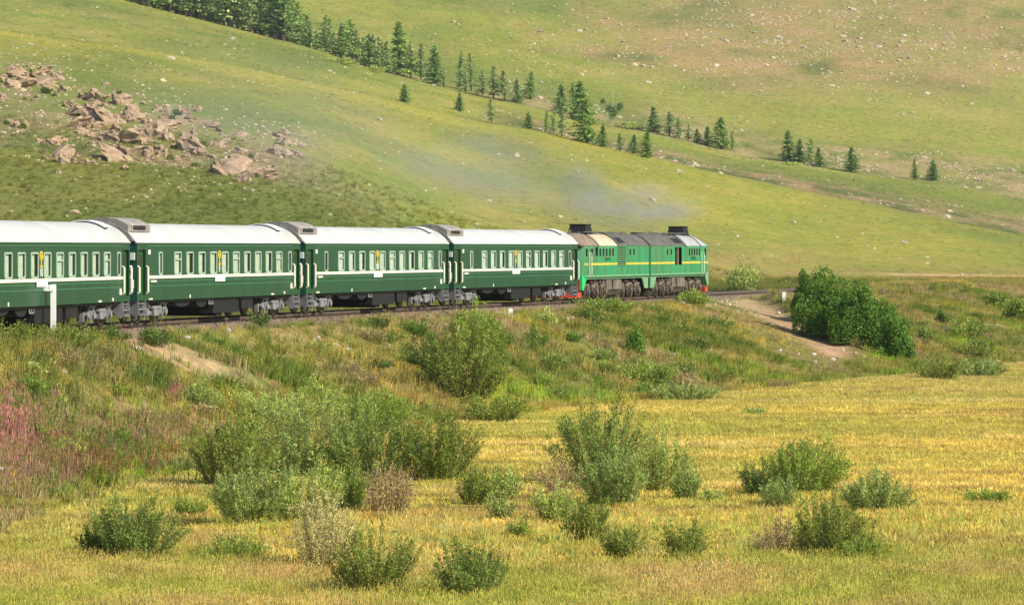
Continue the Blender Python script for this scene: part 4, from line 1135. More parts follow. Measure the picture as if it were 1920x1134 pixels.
# ballast stones
r = np.random.RandomState(9); N = 26000
yb = r.uniform(120, 318, N); nb_ = r.uniform(-2.2, 2.2, N); xt = np.interp(yb, _ty, _tx); th = np.interp(yb, _ty, _tt)
X = xt+nb_*np.cos(th); Y = yb-nb_*np.sin(th); k = np.abs(nb_) > .85; X, Y = X[k], Y[k]
scatter('ballast', np.stack([X, Y, ground(X, Y)-.02], -1), r.uniform(.08, .17, len(X)), L(.20, .15, .11)*r.uniform(.5, 1.5, (len(X), 1)), c_stone, 5, 9)
# pink fireweed, orange dock, yellow flowers
fl = []
def patch(cx, cy, rx, ry, N, col, seed, s=1.0):
    r = np.random.RandomState(seed)
    for _ in range(N):
        a, b = r.normal(size=2)*.5; x, y, z = place(cx+a*rx, cy+b*ry); fl.append((x, y, z, s*r.uniform(.6, 1.1), *(np.array(col)*r.uniform(.7, 1.3))))
patch(15, 815, 75, 62, 320, (.55, .27, .26), 1, .75); patch(120, 865, 80, 45, 90, (.33, .21, .13), 2, .8); patch(290, 815, 100, 30, 170, (.42, .27, .18), 3, .7)
patch(325, 745, 14, 14, 45, (.55, .24, .26), 4, .6); patch(200, 880, 90, 30, 80, (.34, .20, .10), 5, .8); patch(320, 860, 50, 22, 40, (.42, .19, .08), 6, .6)
patch(60, 900, 90, 50, 90, (.36, .27, .17), 9, .8); patch(440, 850, 40, 40, 40, (.32, .21, .12), 10, .7)
patch(590, 1062, 40, 16, 60, (.60, .50, .06), 7, .45); patch(330, 1040, 130, 16, 70, (.50, .46, .08), 8, .4); patch(720, 905, 60, 40, 40, (.36, .24, .13), 11, .6)
patch(60, 800, 120, 70, 150, (.20, .26, .06), 12, .8); patch(250, 850, 160, 60, 200, (.18, .25, .05), 13, .8); patch(150, 700, 180, 70, 220, (.19, .24, .06), 14, .75)
fl = np.array(fl)
scatter('flowering_weeds', fl[:, :3], fl[:, 3], fl[:, 4:7], c_flower, 3, 10)
# ------------------------------------------------------------------ bushes
def leaf_quads(P, D, l, w, r):
    """P centres, D unit directions, l length, w width -> rhombic leaves"""
    n = len(P); R = r.normal(size=(n, 3)); S = np.cross(D, R); S /= np.linalg.norm(S, axis=1, keepdims=True)+1e-9
    a = P-D*(l/2)[:, None]; b = P+S*(w/2)[:, None]; c = P+D*(l/2)[:, None]; d = P-S*(w/2)[:, None]
    return np.stack([a, b, c, d], 1).reshape(-1, 3), np.arange(4*n).reshape(n, 4)
def stem_mesh(paths, r0, name, mat, parent):
    b = MB()
    for p in paths:
        k = len(p)-1
        for i in range(k): b.tube(p[i], p[i+1], r0*(1-i/(k+1)), 3, 0, r0*(1-(i+1)/(k+1)), cap=False)
    return b.build(name, mat, parent)
BM = {'willow': L(.105, .140, .034), 'grey': L(.150, .185, .055), 'green': L(.070, .125, .022), 'olive': L(.115, .138, .030), 'dark': L(.055, .085, .022), 'dry': L(.20, .155, .08), 'bright': L(.125, .165, .032), 'pale': L(.19, .22, .06), 'straw': L(.27, .24, .11)}
M['leaf'] = leaf_mat('bush_leaf', (1, 1, 1), trans=.3, inst=False)
def make_bush(px, py, wpx, hpx, style, colour, label, name='willow_bush', cat='bush', group=None, dens=1.0, seed=None, leafpx=5.0, pos=None, lean=0.0, boost=2.25, stem_n=None):
    seed = seed if seed is not None else int(px*13+py*7)
    r = np.random.RandomState(seed % 100000)
    x, y, z = pos or place(px, py)
    wpx, hpx = (wpx*1.12, hpx*1.22) if style == 'up' else (wpx*1.05, hpx*1.08)
    m = y/F; rx = wpx*m/2; h = hpx*m; ry = min(rx, 2.2)*.9 if style != 'round' else rx*.8
    N = int(np.clip(wpx*hpx*.72*dens, 250, 17000)); l0 = leafpx*m
    root = empty(name, (x, y, z-.05)); tag(root, label, cat, group)
    base = BM[colour]*boost
    if style == 'up':                 # upright leafy rods
        ns = stem_n or int(np.clip(wpx*.9, 22, 150)); ph = r.rand(ns)*6.283; t = np.sqrt(r.rand(ns))
        B = np.stack([t*.55*rx*np.cos(ph), t*.55*ry*np.sin(ph), np.zeros(ns)], 1)
        hh = h*(1-.36*t**2.4)*r.uniform(.55, 1.0, ns)*(1+.16*np.sin(ph*2+seed)+.12*np.sin(ph*3+seed*2))
        T = np.stack([t*rx*np.cos(ph)+lean*h, t*ry*np.sin(ph), hh], 1)+r.normal(size=(ns, 3))*np.array([.11*rx, .11*ry, 0])
        Mi = B*.45+T*.55; Mi[:, 2] = hh*.62; Mi[:, :2] = B[:, :2]*.55+T[:, :2]*.45
        si = r.randint(0, ns, N); s = 1-r.rand(N)**1.35*.93; s = s[:, None]
        P = (1-s)**2*B[si]+2*s*(1-s)*Mi[si]+s*s*T[si]
        Dt = 2*(1-s)*(Mi[si]-B[si])+2*s*(T[si]-Mi[si]); Dt /= np.linalg.norm(Dt, axis=1, keepdims=True)
        D = Dt*.75+r.normal(size=(N, 3))*.5; D /= np.linalg.norm(D, axis=1, keepdims=True)
        P = P+D*l0*.45+r.normal(size=(N, 3))*np.array([l0*.5, l0*.5, l0*.4])
        st_t = r.uniform(.66, 1.34, ns)[si]
        paths = [(B[i], Mi[i]*.9+B[i]*.1, T[i]*.85+Mi[i]*.15) for i in range(0, ns, 2)]
        lw = .34
    else:                             # rounded, lobed crown
        K = 46 if wpx > 90 else 22
        u = r.normal(size=(K, 3)); u /= np.linalg.norm(u, axis=1, keepdims=True); u[:, 2] = np.abs(u[:, 2])*1.2-.15
        rad = r.uniform(.45, .88, K)[:, None]
        Cn = u*rad*np.array([rx, ry, h*.82]); Cn[:, 2] += h*.10
        Cn[:, 0] += lean*Cn[:, 2]
        sg = r.uniform(.17, .27, K)[:, None]*np.array([rx, ry, h*.8])
        ci = r.randint(0, K, N); q = r.normal(size=(N, 3)); q /= np.linalg.norm(q, axis=1, keepdims=True)
        q *= (r.uniform(.5, 1.0, N)**.4)[:, None]*1.35
        P = Cn[ci]+q*sg[ci]; P[:, 2] = np.maximum(P[:, 2], .02)
        D = q*.6+r.normal(size=(N, 3))*.6+np.array([0, 0, .35]); D /= np.linalg.norm(D, axis=1, keepdims=True)
        st_t = r.uniform(.78, 1.22, K)[ci]
        paths = [((r.normal()*.08*rx, r.normal()*.08*ry, 0), tuple(Cn[i]*.5), tuple(Cn[i])) for i in range(0, K, 2)]
        lw = .5
    ll = l0*r.uniform(.6, 1.4, N); V, Fc = leaf_quads(P, D, ll, ll*lw, r)
    tt = (r.uniform(.6, 1.4, N)*st_t)[:, None]; hue = r.normal(size=(N, 1))*.07
    C = base*tt*(1+hue*np.array([1.4, .3, -1.0])); C = np.repeat(np.clip(C, .004, .9), 4, axis=0)
    mesh_np('foliage', V, Fc, [M['leaf']], False, C, root)
    stem_mesh(paths, max(.010, .0022*h+.45*m), 'stems', M['twig'], root)
    return root

W_ = make_bush
# mown meadow
W_(1128, 905, 175, 132, 'up', 'willow', 'tallest grey-green willow bush of the meadow, rear part of the big clump in the middle')
W_(1062, 925, 95, 62, 'up', 'dry', 'dark twiggy bush with bare bent stems at the left foot of the big meadow clump', name='twiggy_bush', dens=.35, lean=-.25)
W_(1150, 948, 130, 98, 'up', 'grey', 'leafy grey-green willow in front of the tallest meadow bush')
W_(1238, 925, 100, 112, 'up', 'pale', 'yellowish upright shrub on the right side of the big meadow clump', dens=.8)
W_(1286, 938, 58, 58, 'up', 'grey', 'small pale bush at the right end of the big meadow clump')
W_(1336, 940, 44, 24, 'up', 'pale', 'tiny pale tuft of shrub just right of the big meadow clump', name='small_shrub')
W_(1498, 925, 150, 88, 'up', 'bright', 'bushy green willow with a pointed right side, right of the big meadow clump', lean=.15, dens=1.2)
W_(1425, 930, 80, 52, 'up', 'dark', 'dark low part shrub joined to the left of the pointed green willow')
W_(1462, 948, 70, 48, 'up', 'grey', 'pale leafy shrub at the front foot of the pointed green willow')
W_(1645, 958, 122, 66, 'up', 'grey', 'low domed grey-green bush standing alone right of the pointed willow', dens=1.3)
W_(1850, 942, 90, 24, 'up', 'bright', 'flat low green shrub near the right edge of the meadow', name='low_shrub')
W_(1558, 1052, 130, 112, 'up', 'olive', 'open vase-shaped willow in the lower right meadow', dens=.9)
W_(1622, 1060, 90, 52, 'up', 'bright', 'small leafy shrub touching the right of the vase-shaped willow')
W_(1460, 1052, 105, 72, 'up', 'dry', 'brown half-dead twiggy shrub left of the vase-shaped willow', name='dry_shrub', dens=.45)
W_(1280, 1052, 86, 68, 'up', 'olive', 'thin olive shrub between the dry shrub and the meadow middle')
W_(1165, 1052, 84, 60, 'up', 'olive', 'low olive shrub below the big meadow clump, right of two linked ones')
W_(1100, 1018, 92, 76, 'up', 'olive', 'olive shrub directly in front of the big meadow clump')
W_(1036, 978, 80, 62, 'up', 'pale', 'bright pale green bush left of the front of the big clump', dens=1.1)
W_(1560-620, 976, 52, 44, 'up', 'grey', 'small grey-green ball-shaped shrub in a row of four left of the big clump', name='small_shrub')
W_(895, 945, 75, 62, 'up', 'olive', 'olive tuft shrub, left half of a pair left of the big clump')
W_(948, 938, 62, 56, 'up', 'pale', 'pale leafy shrub, right half of the pair left of the big clump')
W_(973, 1006, 40, 32, 'up', 'bright', 'smallest bright shrub in the bare straw patch', name='small_shrub')
W_(886, 1132, 130, 108, 'up', 'willow', 'willow bush cut by the bottom edge of the picture in the middle', dens=1.0)
W_(258, 1056, 158, 112, 'up', 'willow', 'round dense willow bush alone in the lower left grass', dens=1.3)
W_(190, 1050, 80, 70, 'up', 'dark', 'dark low shrub tucked against the left of the round willow')
W_(606, 1075, 115, 130, 'up', 'straw', 'tall pale feathery reed grass clump in the lower middle', name='reed_clump', cat='grass clump', dens=.7)
W_(700, 1120, 150, 110, 'up', 'olive', 'blurred olive shrub below the reed grass clump')
W_(440, 1062, 120, 58, 'up', 'bright', 'low green shrub between the round willow and the reed grass', dens=.8)
W_(1416, 776, 44, 12, 'up', 'pale', 'tiny low shrub on the open far meadow', name='low_shrub')
W_(1340, 1085, 60, 30, 'up', 'straw', 'short straw-coloured tuft in the lower meadow', name='grass_tuft', cat='grass clump')
# thicket at the foot of the embankment
W_(820, 900, 150, 112, 'up', 'olive', 'rounded olive bush ending the thicket, bare stems at its foot', dens=1.3)
W_(432, 912, 150, 128, 'up', 'olive', 'tall olive bush at the left end of the thicket', dens=1.2)
W_(560, 890, 230, 122, 'up', 'grey', 'broad pale grey-green willow in the middle of the thicket')
W_(695, 900, 180, 124, 'up', 'willow', 'mid-green willow between the broad one and the rounded bush of the thicket')
W_(475, 985, 170, 104, 'up', 'grey', 'pale grey-green willow at the front left of the thicket')
W_(570, 980, 150, 92, 'up', 'pale', 'dense pale willow at the front middle of the thicket')
W_(648, 960, 110, 85, 'up', 'bright', 'bright leafy shrub at the front right of the thicket')
W_(730, 965, 100, 80, 'up', 'dry', 'brownish twiggy shrub in front of the thicket', name='dry_shrub', dens=.5)
W_(360, 968, 60, 30, 'up', 'bright', 'low leafy shrub in the grass left of the thicket', name='low_shrub')
W_(520, 800, 240, 60, 'up', 'pale', 'wide low band of shrub on the slope above the thicket')
W_(690, 800, 170, 60, 'up', 'bright', 'leafy low shrub on the slope above the right of the thicket')
W_(375, 770, 80, 45, 'up', 'grey', 'grey dome-shaped bush on the slope beside the pink weeds')
# embankment
W_(868, 745, 165, 110, 'up', 'olive', 'wide olive-green bush on the embankment, lower half of the tall clump', dens=1.3)
W_(896, 692, 105, 104, 'up', 'bright', 'tall light green bush climbing the embankment, top reaching in front of the train', dens=1.1)
W_(806, 700, 86, 62, 'up', 'dark', 'dark bush on the left flank of the tall embankment bush')
W_(930, 790, 120, 45, 'up', 'olive', 'low olive shrub at the embankment foot below the tall bush')
W_(1192, 662, 42, 44, 'round', 'green', 'small round green bush on the embankment below the locomotives')
W_(1215, 725, 110, 45, 'up', 'bright', 'lime green low shrub at the embankment foot below the locomotives')
W_(1285, 752, 120, 30, 'up', 'grey', 'blue-green low shrub at the foot of the embankment', name='low_shrub')
W_(1392, 548, 72, 46, 'up', 'pale', 'pale airy shrub beside the line ahead of the locomotive', dens=.8)
W_(1512, 596, 56, 84, 'round', 'green', 'left edge bush of the dark green mass above the bare earth strip', dens=1.8)
W_(1568, 624, 150, 120, 'round', 'green', 'large round dark green bush by the track ahead of the locomotives', dens=1.9, leafpx=5)
W_(1602, 642, 110, 112, 'round', 'green', 'middle part of the green bush mass right of the bare earth strip', dens=1.8)
W_(1640, 658, 110, 104, 'round', 'green', 'green bush on the slope, right shoulder of the large round bush', dens=1.4)
W_(1674, 674, 76, 80, 'round', 'green', 'lowest green bush running down the slope from the large round bush', dens=1.3)
W_(1765, 606, 32, 26, 'round', 'dark', 'small dark bush high on the embankment at the right')
W_(1838, 706, 90, 30, 'up', 'grey', 'grey-green low shrub at the embankment foot near the right edge')
W_(1760, 712, 80, 34, 'up', 'olive', 'olive low shrub at the embankment foot right of the large bush')
W_(1300, 570, 60, 22, 'up', 'bright', 'low leafy shrub on the shoulder below the front wheels', name='low_shrub')
W_(1130, 583, 120, 20, 'up', 'bright', 'long low leafy shrub on the shoulder below the rear locomotive', name='low_shrub')
W_(290, 650, 60, 30, 'up', 'dark', 'dark shrub on the shoulder between the two soil slides')
W_(200, 640, 80, 24, 'up', 'dark', 'dark shrub on the shoulder right of the signpost')
W_(125, 648, 110, 34, 'up', 'olive', 'olive shrub around the foot of the signpost')
W_(25, 645, 120, 34, 'up', 'olive', 'olive shrub at the left picture edge below the coach')
W_(488, 612, 34, 20, 'up', 'dark', 'small dark shrub beside the rails under a coach')
for px, py, w, h, lb in ((1868, 582, 60, 34, 'bright green bush beyond the embankment ridge, left of two at the right edge'), (1912, 605, 70, 50, 'bright green bush beyond the embankment ridge, cut by the right edge')):
    W_(px, py, w, h, 'round', 'bright', lb, dens=1.5)
# small unnamed clumps that break up the slope
r = random.Random(5); kk = 0
while kk < 64:
    px, py = r.uniform(0, 1900), r.uniform(600, 900)
    x, y, z = place(px, py); n, Yf, w = [float(v) for v in near_info(np.array([x]), np.array([y]))]
    if not (3.5 < n < w+.3 and y < 345) or any(abs(Yf-q[1]*n-q[0]) < q[2]*1.5 for q in SLIDES[:2]) or (255 < px < 480 and 630 < py < 730) or (1400 < px < 1700): continue
    kk += 1
    cc_ = r.choice(['olive', 'bright', 'willow', 'dark', 'dry', 'pale', 'green'])
    wh = ['below the leftmost coach', 'below the second coach', 'below the middle coach', 'below the coach nearest the engines', 'below the locomotives', 'right of the large round bush'][min(5, int(np.searchsorted([245, 570, 845, 1085, 1400], px)))]
    hl_ = 'high on' if (n-3)/(w-3) < .35 else 'halfway down' if (n-3)/(w-3) < .7 else 'at the foot of'
    W_(px, py, r.uniform(26, 70), r.uniform(14, 34), 'up', cc_, '%s herb clump %s the bank %s' % ({'willow': 'grey-green', 'dry': 'brownish', 'bright': 'light green', 'green': 'deep green'}.get(cc_, cc_), hl_, wh), name='herb_clump', cat='plant', group='low clumps on the embankment side', pos=(x, y, z), seed=kk*17, dens=.8)

# ------------------------------------------------------------------ conifers
def conifer(seed, kind):
    r = np.random.RandomState(seed); P0 = []; 
    tubes = MB(); tubes.tube((0, 0, -.03), (0, 0, .97), .016, 6, 0, .003)
    q = []; C = []
    R = {'spruce': .24, 'larch': .25, 'thin': .17}[kind]; asy = r.rand()*6.283; asm = r.uniform(.1, .45)
    z = .06 if kind == 'spruce' else .14
    while z < .985:
        rr = R*(1-z)**.75*(1.0 if kind == 'spruce' else r.uniform(.6, 1.1))+.012
        if z < .2: rr *= .75+z
        nb = 7 if kind == 'spruce' else 5
        for k in range(nb):
            if kind != 'spruce' and r.rand() < .22: continue
            a = r.rand()*6.283; L1 = rr*r.uniform(.55, 1.2)*(1+asm*math.cos(a-asy))*(1 if r.rand() < .85 else .5); up = r.uniform(-.35, .05) if kind == 'spruce' else r.uniform(-.1, .35)
            d = np.array([math.cos(a), math.sin(a), up]); e = np.array([0, 0, z])
            if L1 > .06: tubes.tube(e, e+d*L1*.8, .004, 3, 0, .001, cap=False)
            ns = max(2, int(L1/.026)); bt = r.uniform(.6, 1.45)
            for s in range(ns):
                t = (s+.6)/ns
                for side in range(2):
                    c = e+d*L1*t+r.normal(size=3)*.006
                    dd = d*.5+r.normal(size=3)*.6+np.array([0, 0, -.25 if kind == 'spruce' else .1]); dd /= np.linalg.norm(dd)
                    q.append((c, dd, .05*r.uniform(.6, 1.2), bt*r.uniform(.75, 1.25)))
        z += .021 if kind == 'spruce' else .030
    P = np.array([a[0] for a in q]); D = np.array([a[1] for a in q]); l = np.array([a[2] for a in q]); t = np.array([a[3] for a in q])
    V, Fc = leaf_quads(P, D, l*1.15, l*.5, r)
    return V, Fc, np.repeat(t, 4), tubes.mesh('trunk', M['bark'])
M['needle'] = leaf_mat('conifer_needles', (1, 1, 1), trans=.2, inst=False)
CONV = []
for sd, kd, col in ((1, 'spruce', (.088, .130, .030)), (2, 'spruce', (.072, .115, .030)), (3, 'larch', (.12, .165, .045)), (4, 'larch', (.115, .145, .055)), (5, 'thin', (.105, .15, .05)), (6, 'thin', (.13, .165, .06)), (7, 'larch', (.095, .14, .045))):
    V, Fc, t, tm = conifer(sd, kd)
    o = mesh_np('crown', V, Fc, [M['needle']], False, np.array(col)*2.9*t[:, None]); cm = o.data; bpy.data.objects.remove(o)
    CONV.append((cm, tm))
def tree(px, py, hpx, v, label, name='pine_tree', group=None, wide=1.0, pos=None):
    x, y, z = pos or place(px, py, 430)
    h = hpx*y/F
    root = empty(name, (x, y, z-.15), random.uniform(0, 6.28)); tag(root, label, 'tree', group); root.rotation_euler[0] = random.uniform(-.05, .05)
    for nm, me in zip(('crown', 'trunk'), CONV[v]):
        o = link_mesh(nm, me, root); o.scale = (h*wide*1.5, h*wide*1.5, h*1.04)
    return root
r = random.Random(11)
GF = 'larches of the dense stand along the ridge at the top'
for i in range(92):
    px = 236+ i*5.45+r.uniform(-5, 5)
    d2 = float(np.interp(px, D2[:, 0], D2[:, 1])); Y = d2+r.choice([-2, 0, 4, 9, 16, 26, 40])
    X = (px-960)/F*Y; z = float(ground(np.array([X]), np.array([Y]))[0])
    hp = r.uniform(62, 118) if px < 560 else r.uniform(40, 86)
    tree(px, 0, hp, r.choice([2, 3, 4, 5, 6, 3, 4]), '%s larch in the %s of the dense stand along the top ridge' % ('tall' if hp > (92 if px < 560 else 66) else 'short' if hp < (75 if px < 560 else 52) else 'middling', 'left end' if px < 330 else 'left half' if px < 450 else 'middle' if px < 560 else 'right half' if px < 660 else 'right end'), 'larch_tree', GF, r.uniform(.95, 1.5), (X, Y, z))
for px, py, hp, v, w, lb in (
    (747, 141, 96, 0, 1.0, 'tallest dark spruce at the right end of the ridge stand'),
    (770, 146, 62, 3, 1.0, 'pale larch close to the right of the tallest spruce'),
    (789, 151, 68, 6, .9, 'green larch second to the right of the tallest spruce'),
    (815, 160, 72, 1, 1.0, 'dark spruce between the tallest spruce and the thin pair'),
    (832, 165, 36, 3, 1.2, 'short pale tree at the foot of the dark spruce on the ridge'),
    (862, 172, 74, 4, 1.0, 'left tree of a tall thin pair on the ridge'),
    (884, 172, 72, 2, 1.0, 'right tree of a tall thin pair on the ridge'),
    (873, 176, 42, 3, 1.2, 'low tree between the tall thin pair'),
    (905, 180, 46, 3, 1.3, 'pale low larch right of the tall thin pair'),
    (925, 186, 60, 3, 1.2, 'grey-green larch on the ridge, left of a second grey one'),
    (946, 190, 56, 3, 1.3, 'broad grey-green larch on the ridge above the small lone tree'),
    (970, 193, 44, 1, .9, 'narrow dark spruce left of the bright one near the stone heap'),
    (994, 186, 50, 0, 1.0, 'bright green spruce at the left end of the pale stone heap'),
    (758, 192, 34, 1, 1.3, 'small lone bluish tree, leftmost on the open slope below the ridge'),
    (861, 209, 34, 1, 1.2, 'small lone bluish tree, middle one on the open slope below the ridge'),
    (922, 231, 46, 3, 1.1, 'small lone grey tree, right one on the open slope below the ridge'),
    (991, 242, 32, 1, 1.2, 'little spruce alone left of the cluster of firs'),
    (1023, 248, 42, 4, 1.1, 'small thin tree at the left of the fir cluster'),
    (1038, 250, 42, 2, 1.1, 'small larch second in the fir cluster'),
    (1053, 256, 56, 3, 1.1, 'pale larch in the lower row of the fir cluster'),
    (1075, 222, 66, 2, 1.3, 'broad tall larch at the top of the fir cluster'),
    (1053, 214, 56, 1, 1.0, 'dark spruce left of the broad tall larch'),
    (1086, 228, 74, 0, 1.15, 'tall green spruce right of the broad larch in the cluster'),
    (1100, 269, 82, 0, 1.1, 'largest dark spruce at the lower end of the fir cluster'),
    (1129, 276, 42, 1, 1.1, 'small dark spruce right of the largest cluster spruce'),
    (1163, 285, 36, 6, 1.2, 'left tree of three small ones at the gully edge'),
    (1188, 288, 36, 1, 1.2, 'middle tree of three small ones at the gully edge'),
    (1214, 296, 48, 0, 1.3, 'right and largest tree of three small ones at the gully edge'),
    (1224, 249, 48, 0, 1.2, 'dark spruce at the left of the group on the second ridge'),
    (1255, 256, 46, 6, 1.5, 'bushy pine in the middle of the group on the second ridge'),
    (1273, 260, 38, 2, 1.4, 'pine at the right of the bushy one on the second ridge'),
    (1290, 264, 30, 3, 1.4, 'pale low pine ending the group on the second ridge'),
    (1307, 268, 26, 1, 1.4, 'low dark pine left of the tall spruce on the second ridge'),
    (1326, 272, 34, 1, 1.3, 'dark pine touching the left of the tall spruce on the second ridge'),
    (1353, 280, 58, 0, 1.3, 'tall broad spruce of the second ridge group'),
    (1372, 281, 34, 2, 1.2, 'small pine right of the tall broad spruce'),
    (1477, 303, 56, 0, 1.2, 'tall spruce at the left of the lone trio'),
    (1498, 306, 44, 1, 1.1, 'middle tree of the lone trio half hidden between the others'),
    (1520, 310, 50, 2, 1.3, 'rounded larch of the lone trio'),
    (1536, 314, 36, 1, 1.2, 'small dark tree at the right of the lone trio'),
    (1597, 323, 46, 1, 1.3, 'single dark spruce standing alone by pale stones'),
    (1716, 337, 38, 0, .8, 'left and thinner tree of the farthest right pair'),
    (1750, 339, 38, 1, 1.3, 'right and fuller tree of the farthest right pair')):
    tree(px, py, hp, v, lb, 'spruce_tree' if v < 2 else 'larch_tree', None, w)
# dead-topped tree
x, y, z = place(1149, 237, 430); root = empty('dead_tree', (x, y, z-.1)); tag(root, 'half-dead tree with a bare pole top and green lower boughs', 'tree')
h = 74*y/F; b = MB(); b.tube((0, 0, 0), (0, 0, h), .16, 6, 0, .06)
for k in range(9):
    a = k*2.4; zz = h*(.35+.06*k); b.tube((0, 0, zz), (math.cos(a)*h*.12, math.sin(a)*h*.12, zz+h*.05), .03, 4, 0, .01)
b.tube((0, 0, h*.3), (-h*.25, 0, h*.62), .05, 5, 0, .02); b.tube((0, 0, h*.3), (h*.2, 0, h*.5), .05, 5, 0, .02)
b.build('trunk', M['dead_wood'], root)
rr = np.random.RandomState(3); q = []
for cx, cz, s in ((0, .40, .14), (-.10, .48, .10), (.14, .46, .12), (-.24, .64, .07), (.2, .54, .08), (0, .3, .14)):
    q.append(rr.normal(size=(150, 3))*s*h*.45+np.array([cx*h, 0, cz*h]))
P = np.concatenate(q); D = rr.normal(size=P.shape); D /= np.linalg.norm(D, axis=1, keepdims=True); l = np.full(len(P), .055*h)
V, Fc = leaf_quads(P, D, l, l*.5, rr); mesh_np('crown', V, Fc, [M['needle']], False, np.repeat(np.array([[.17, .28, .08]])*rr.uniform(.7, 1.3, (len(P), 1)), 4, axis=0), root)
for px, py, w, h_ in ((84, 176, 22, 14), (166, 240, 18, 12), (332, 216, 18, 13), (134, 214, 14, 10), (200, 285, 22, 10)):
    W_(px, py, w, h_, 'round', 'dark', 'small dark shrub among the tan rocks, one of five larger ones', name='rock_shrub', group='shrubs among the rocks', dens=3, leafpx=3)
for px, py, w, h_ in ((1100, 232, 60, 12), (1180, 242, 70, 12), (640, 120, 60, 14), (700, 135, 50, 12), (1480, 309, 60, 6)):
    W_(px, py, w, h_, 'round', 'pale', 'low undergrowth at the feet of the ridge trees', name='undergrowth_bush', group='undergrowth below the ridge trees', dens=1.5, leafpx=3.5)

# ------------------------------------------------------------------ rock outcrop
M['rock'] = plain('weathered_tan_rock', (.40, .285, .185), .9, .5, 1.3, dirt=(.15, .125, .08), dirt_amt=1.0, bump=1.0, spec=.15)
def rock_mesh(seed):
    import bmesh
    bm = bmesh.new(); bmesh.ops.create_icosphere(bm, subdivisions=3, radius=1)
    r = np.random.RandomState(seed); P = np.array([v.co[:] for v in bm.verts]); P *= np.array([1, .8, .7])
    for k in range(11):
        nrm = r.normal(size=3)*np.array([1, 1, .8]); nrm /= np.linalg.norm(nrm); d = r.uniform(.38, .72)
        e = P@nrm-d; P = np.where(e[:, None] > 0, P-e[:, None]*nrm*r.uniform(.8, 1), P)
    st = np.array([.55, .1, .83]); lv = P@st
    P += np.array([.8, 0, -.5])*(np.floor(lv*5+r.rand())/5-lv)[:, None]*.35
    P += .065*r.normal(size=P.shape)
    for v, p in zip(bm.verts, P): v.co = p
    me = bpy.data.meshes.new('rock'); bm.to_mesh(me); bm.free(); me.materials.append(M['rock']); return me
RK = [rock_mesh(s) for s in range(9)]
def rock(px, py, wpx, hpx, r, lab, grp):
    x, y, z = place(px, py, 420)
    m = y/F; o = link_mesh('rock', r.choice(RK))
    s = wpx*m*.5; o.scale = (s, s*r.uniform(.8, 1.4), hpx*m*.66)
    o.location = (x, y, z+hpx*m*.02); o.rotation_euler = (r.uniform(-.35, .35), r.uniform(.15, .7), r.uniform(-.5, .5)+r.choice([0, math.pi]))
    tag(o, lab, 'rock', grp)
r = random.Random(21)
RL = ((227, 195, 56, 42, 0), (173, 190, 60, 34, 0), (143, 217, 50, 38, 0), (187, 231, 62, 34, 0), (287, 258, 56, 55, 1), (297, 209, 32, 18, 1), (350, 215, 26, 26, 1), (213, 265, 62, 32, 1), (230, 292, 50, 46, 1),
      (120, 305, 36, 40, 2), (163, 306, 26, 18, 2), (103, 271, 46, 28, 2), (277, 305, 22, 16, 1), (353, 262, 52, 36, 3), (370, 291, 46, 28, 3), (393, 239, 42, 16, 3), (447, 311, 62, 40, 3), (410, 327, 60, 22, 3), (477, 327, 52, 22, 3),
      (510, 333, 28, 12, 3), (453, 256, 38, 13, 4), (533, 271, 48, 30, 4), (513, 291, 36, 20, 4), (33, 142, 50, 32, 5), (20, 164, 46, 26, 5), (3, 184, 32, 24, 5), (77, 140, 60, 20, 5), (90, 170, 34, 22, 5), (110, 150, 36, 16, 5),
      (30, 240, 26, 22, 2), (47, 180, 26, 12, 5), (317, 234, 22, 22, 1), (260, 225, 40, 22, 0), (330, 300, 26, 14, 3), (495, 305, 30, 14, 4), (425, 262, 26, 12, 4), (65, 215, 20, 10, 5))
LB = ('tan rock slab in the highest part of the main outcrop above the coaches', 'tan rock in the middle of the main outcrop above the coaches', 'tan rock at the lower left of the main outcrop', 'orange-tan rock in the right-hand outcrop nearest the train roofs', 'tan rock in the small outlying outcrop at the far right of the rocks', 'tan rock in the outcrop at the left edge of the picture')
NM = ('main outcrop above the left coaches', 'main outcrop, its right half', 'lower left foot of the main outcrop', 'right-hand outcrop above the second coach', 'small outlying outcrop on the right', 'outcrop at the left picture edge')
rks = []
for px, py, w, h, g in RL:
    rks.append((px, py, w*1.05, h*1.05, g))
    for k in range(7):
        s = r.uniform(.25, .8); q = r.uniform(-.85, .85); rks.append((px+q*w*1.1, py+q*h*.4+r.uniform(-.7, .65)*h, w*s*.95, h*s*.85, g))
for px, py, w, h, g in ((200, 232, 110, 52, 0), (150, 240, 90, 46, 0), (255, 268, 110, 50, 1), (218, 300, 100, 40, 1), (120, 295, 72, 40, 2), (365, 285, 80, 46, 3), (440, 322, 120, 40, 3), (500, 330, 80, 24, 3), (522, 288, 80, 34, 4), (310, 240, 76, 40, 1), (30, 160, 84, 36, 5), (84, 158, 62, 24, 5)):
    rks.append((px, py, w, h*.9, g))
for px, py, w, h, g in rks:
    mem = [q for q in rks if q[4] == g]; xs_ = [q[0] for q in mem]; ys_ = [q[1] for q in mem]
    fx_ = (px-min(xs_))/(max(xs_)-min(xs_)); fy_ = (py-min(ys_))/(max(ys_)-min(ys_))
    sz = 'huge' if w > 68 else 'large' if w > 45 else 'middling' if w > 22 else 'small'
    pos_ = ('upper ' if fy_ < .33 else 'lower ' if fy_ > .66 else 'mid ')+('left' if fx_ < .25 else 'left centre' if fx_ < .5 else 'right centre' if fx_ < .75 else 'right')
    rock(px, py, w, h, r, '%s %s rock, %s of the %s' % (sz, 'tan' if g != 3 else 'orange-tan', pos_, NM[g]), 'rocks of the hillside outcrops')
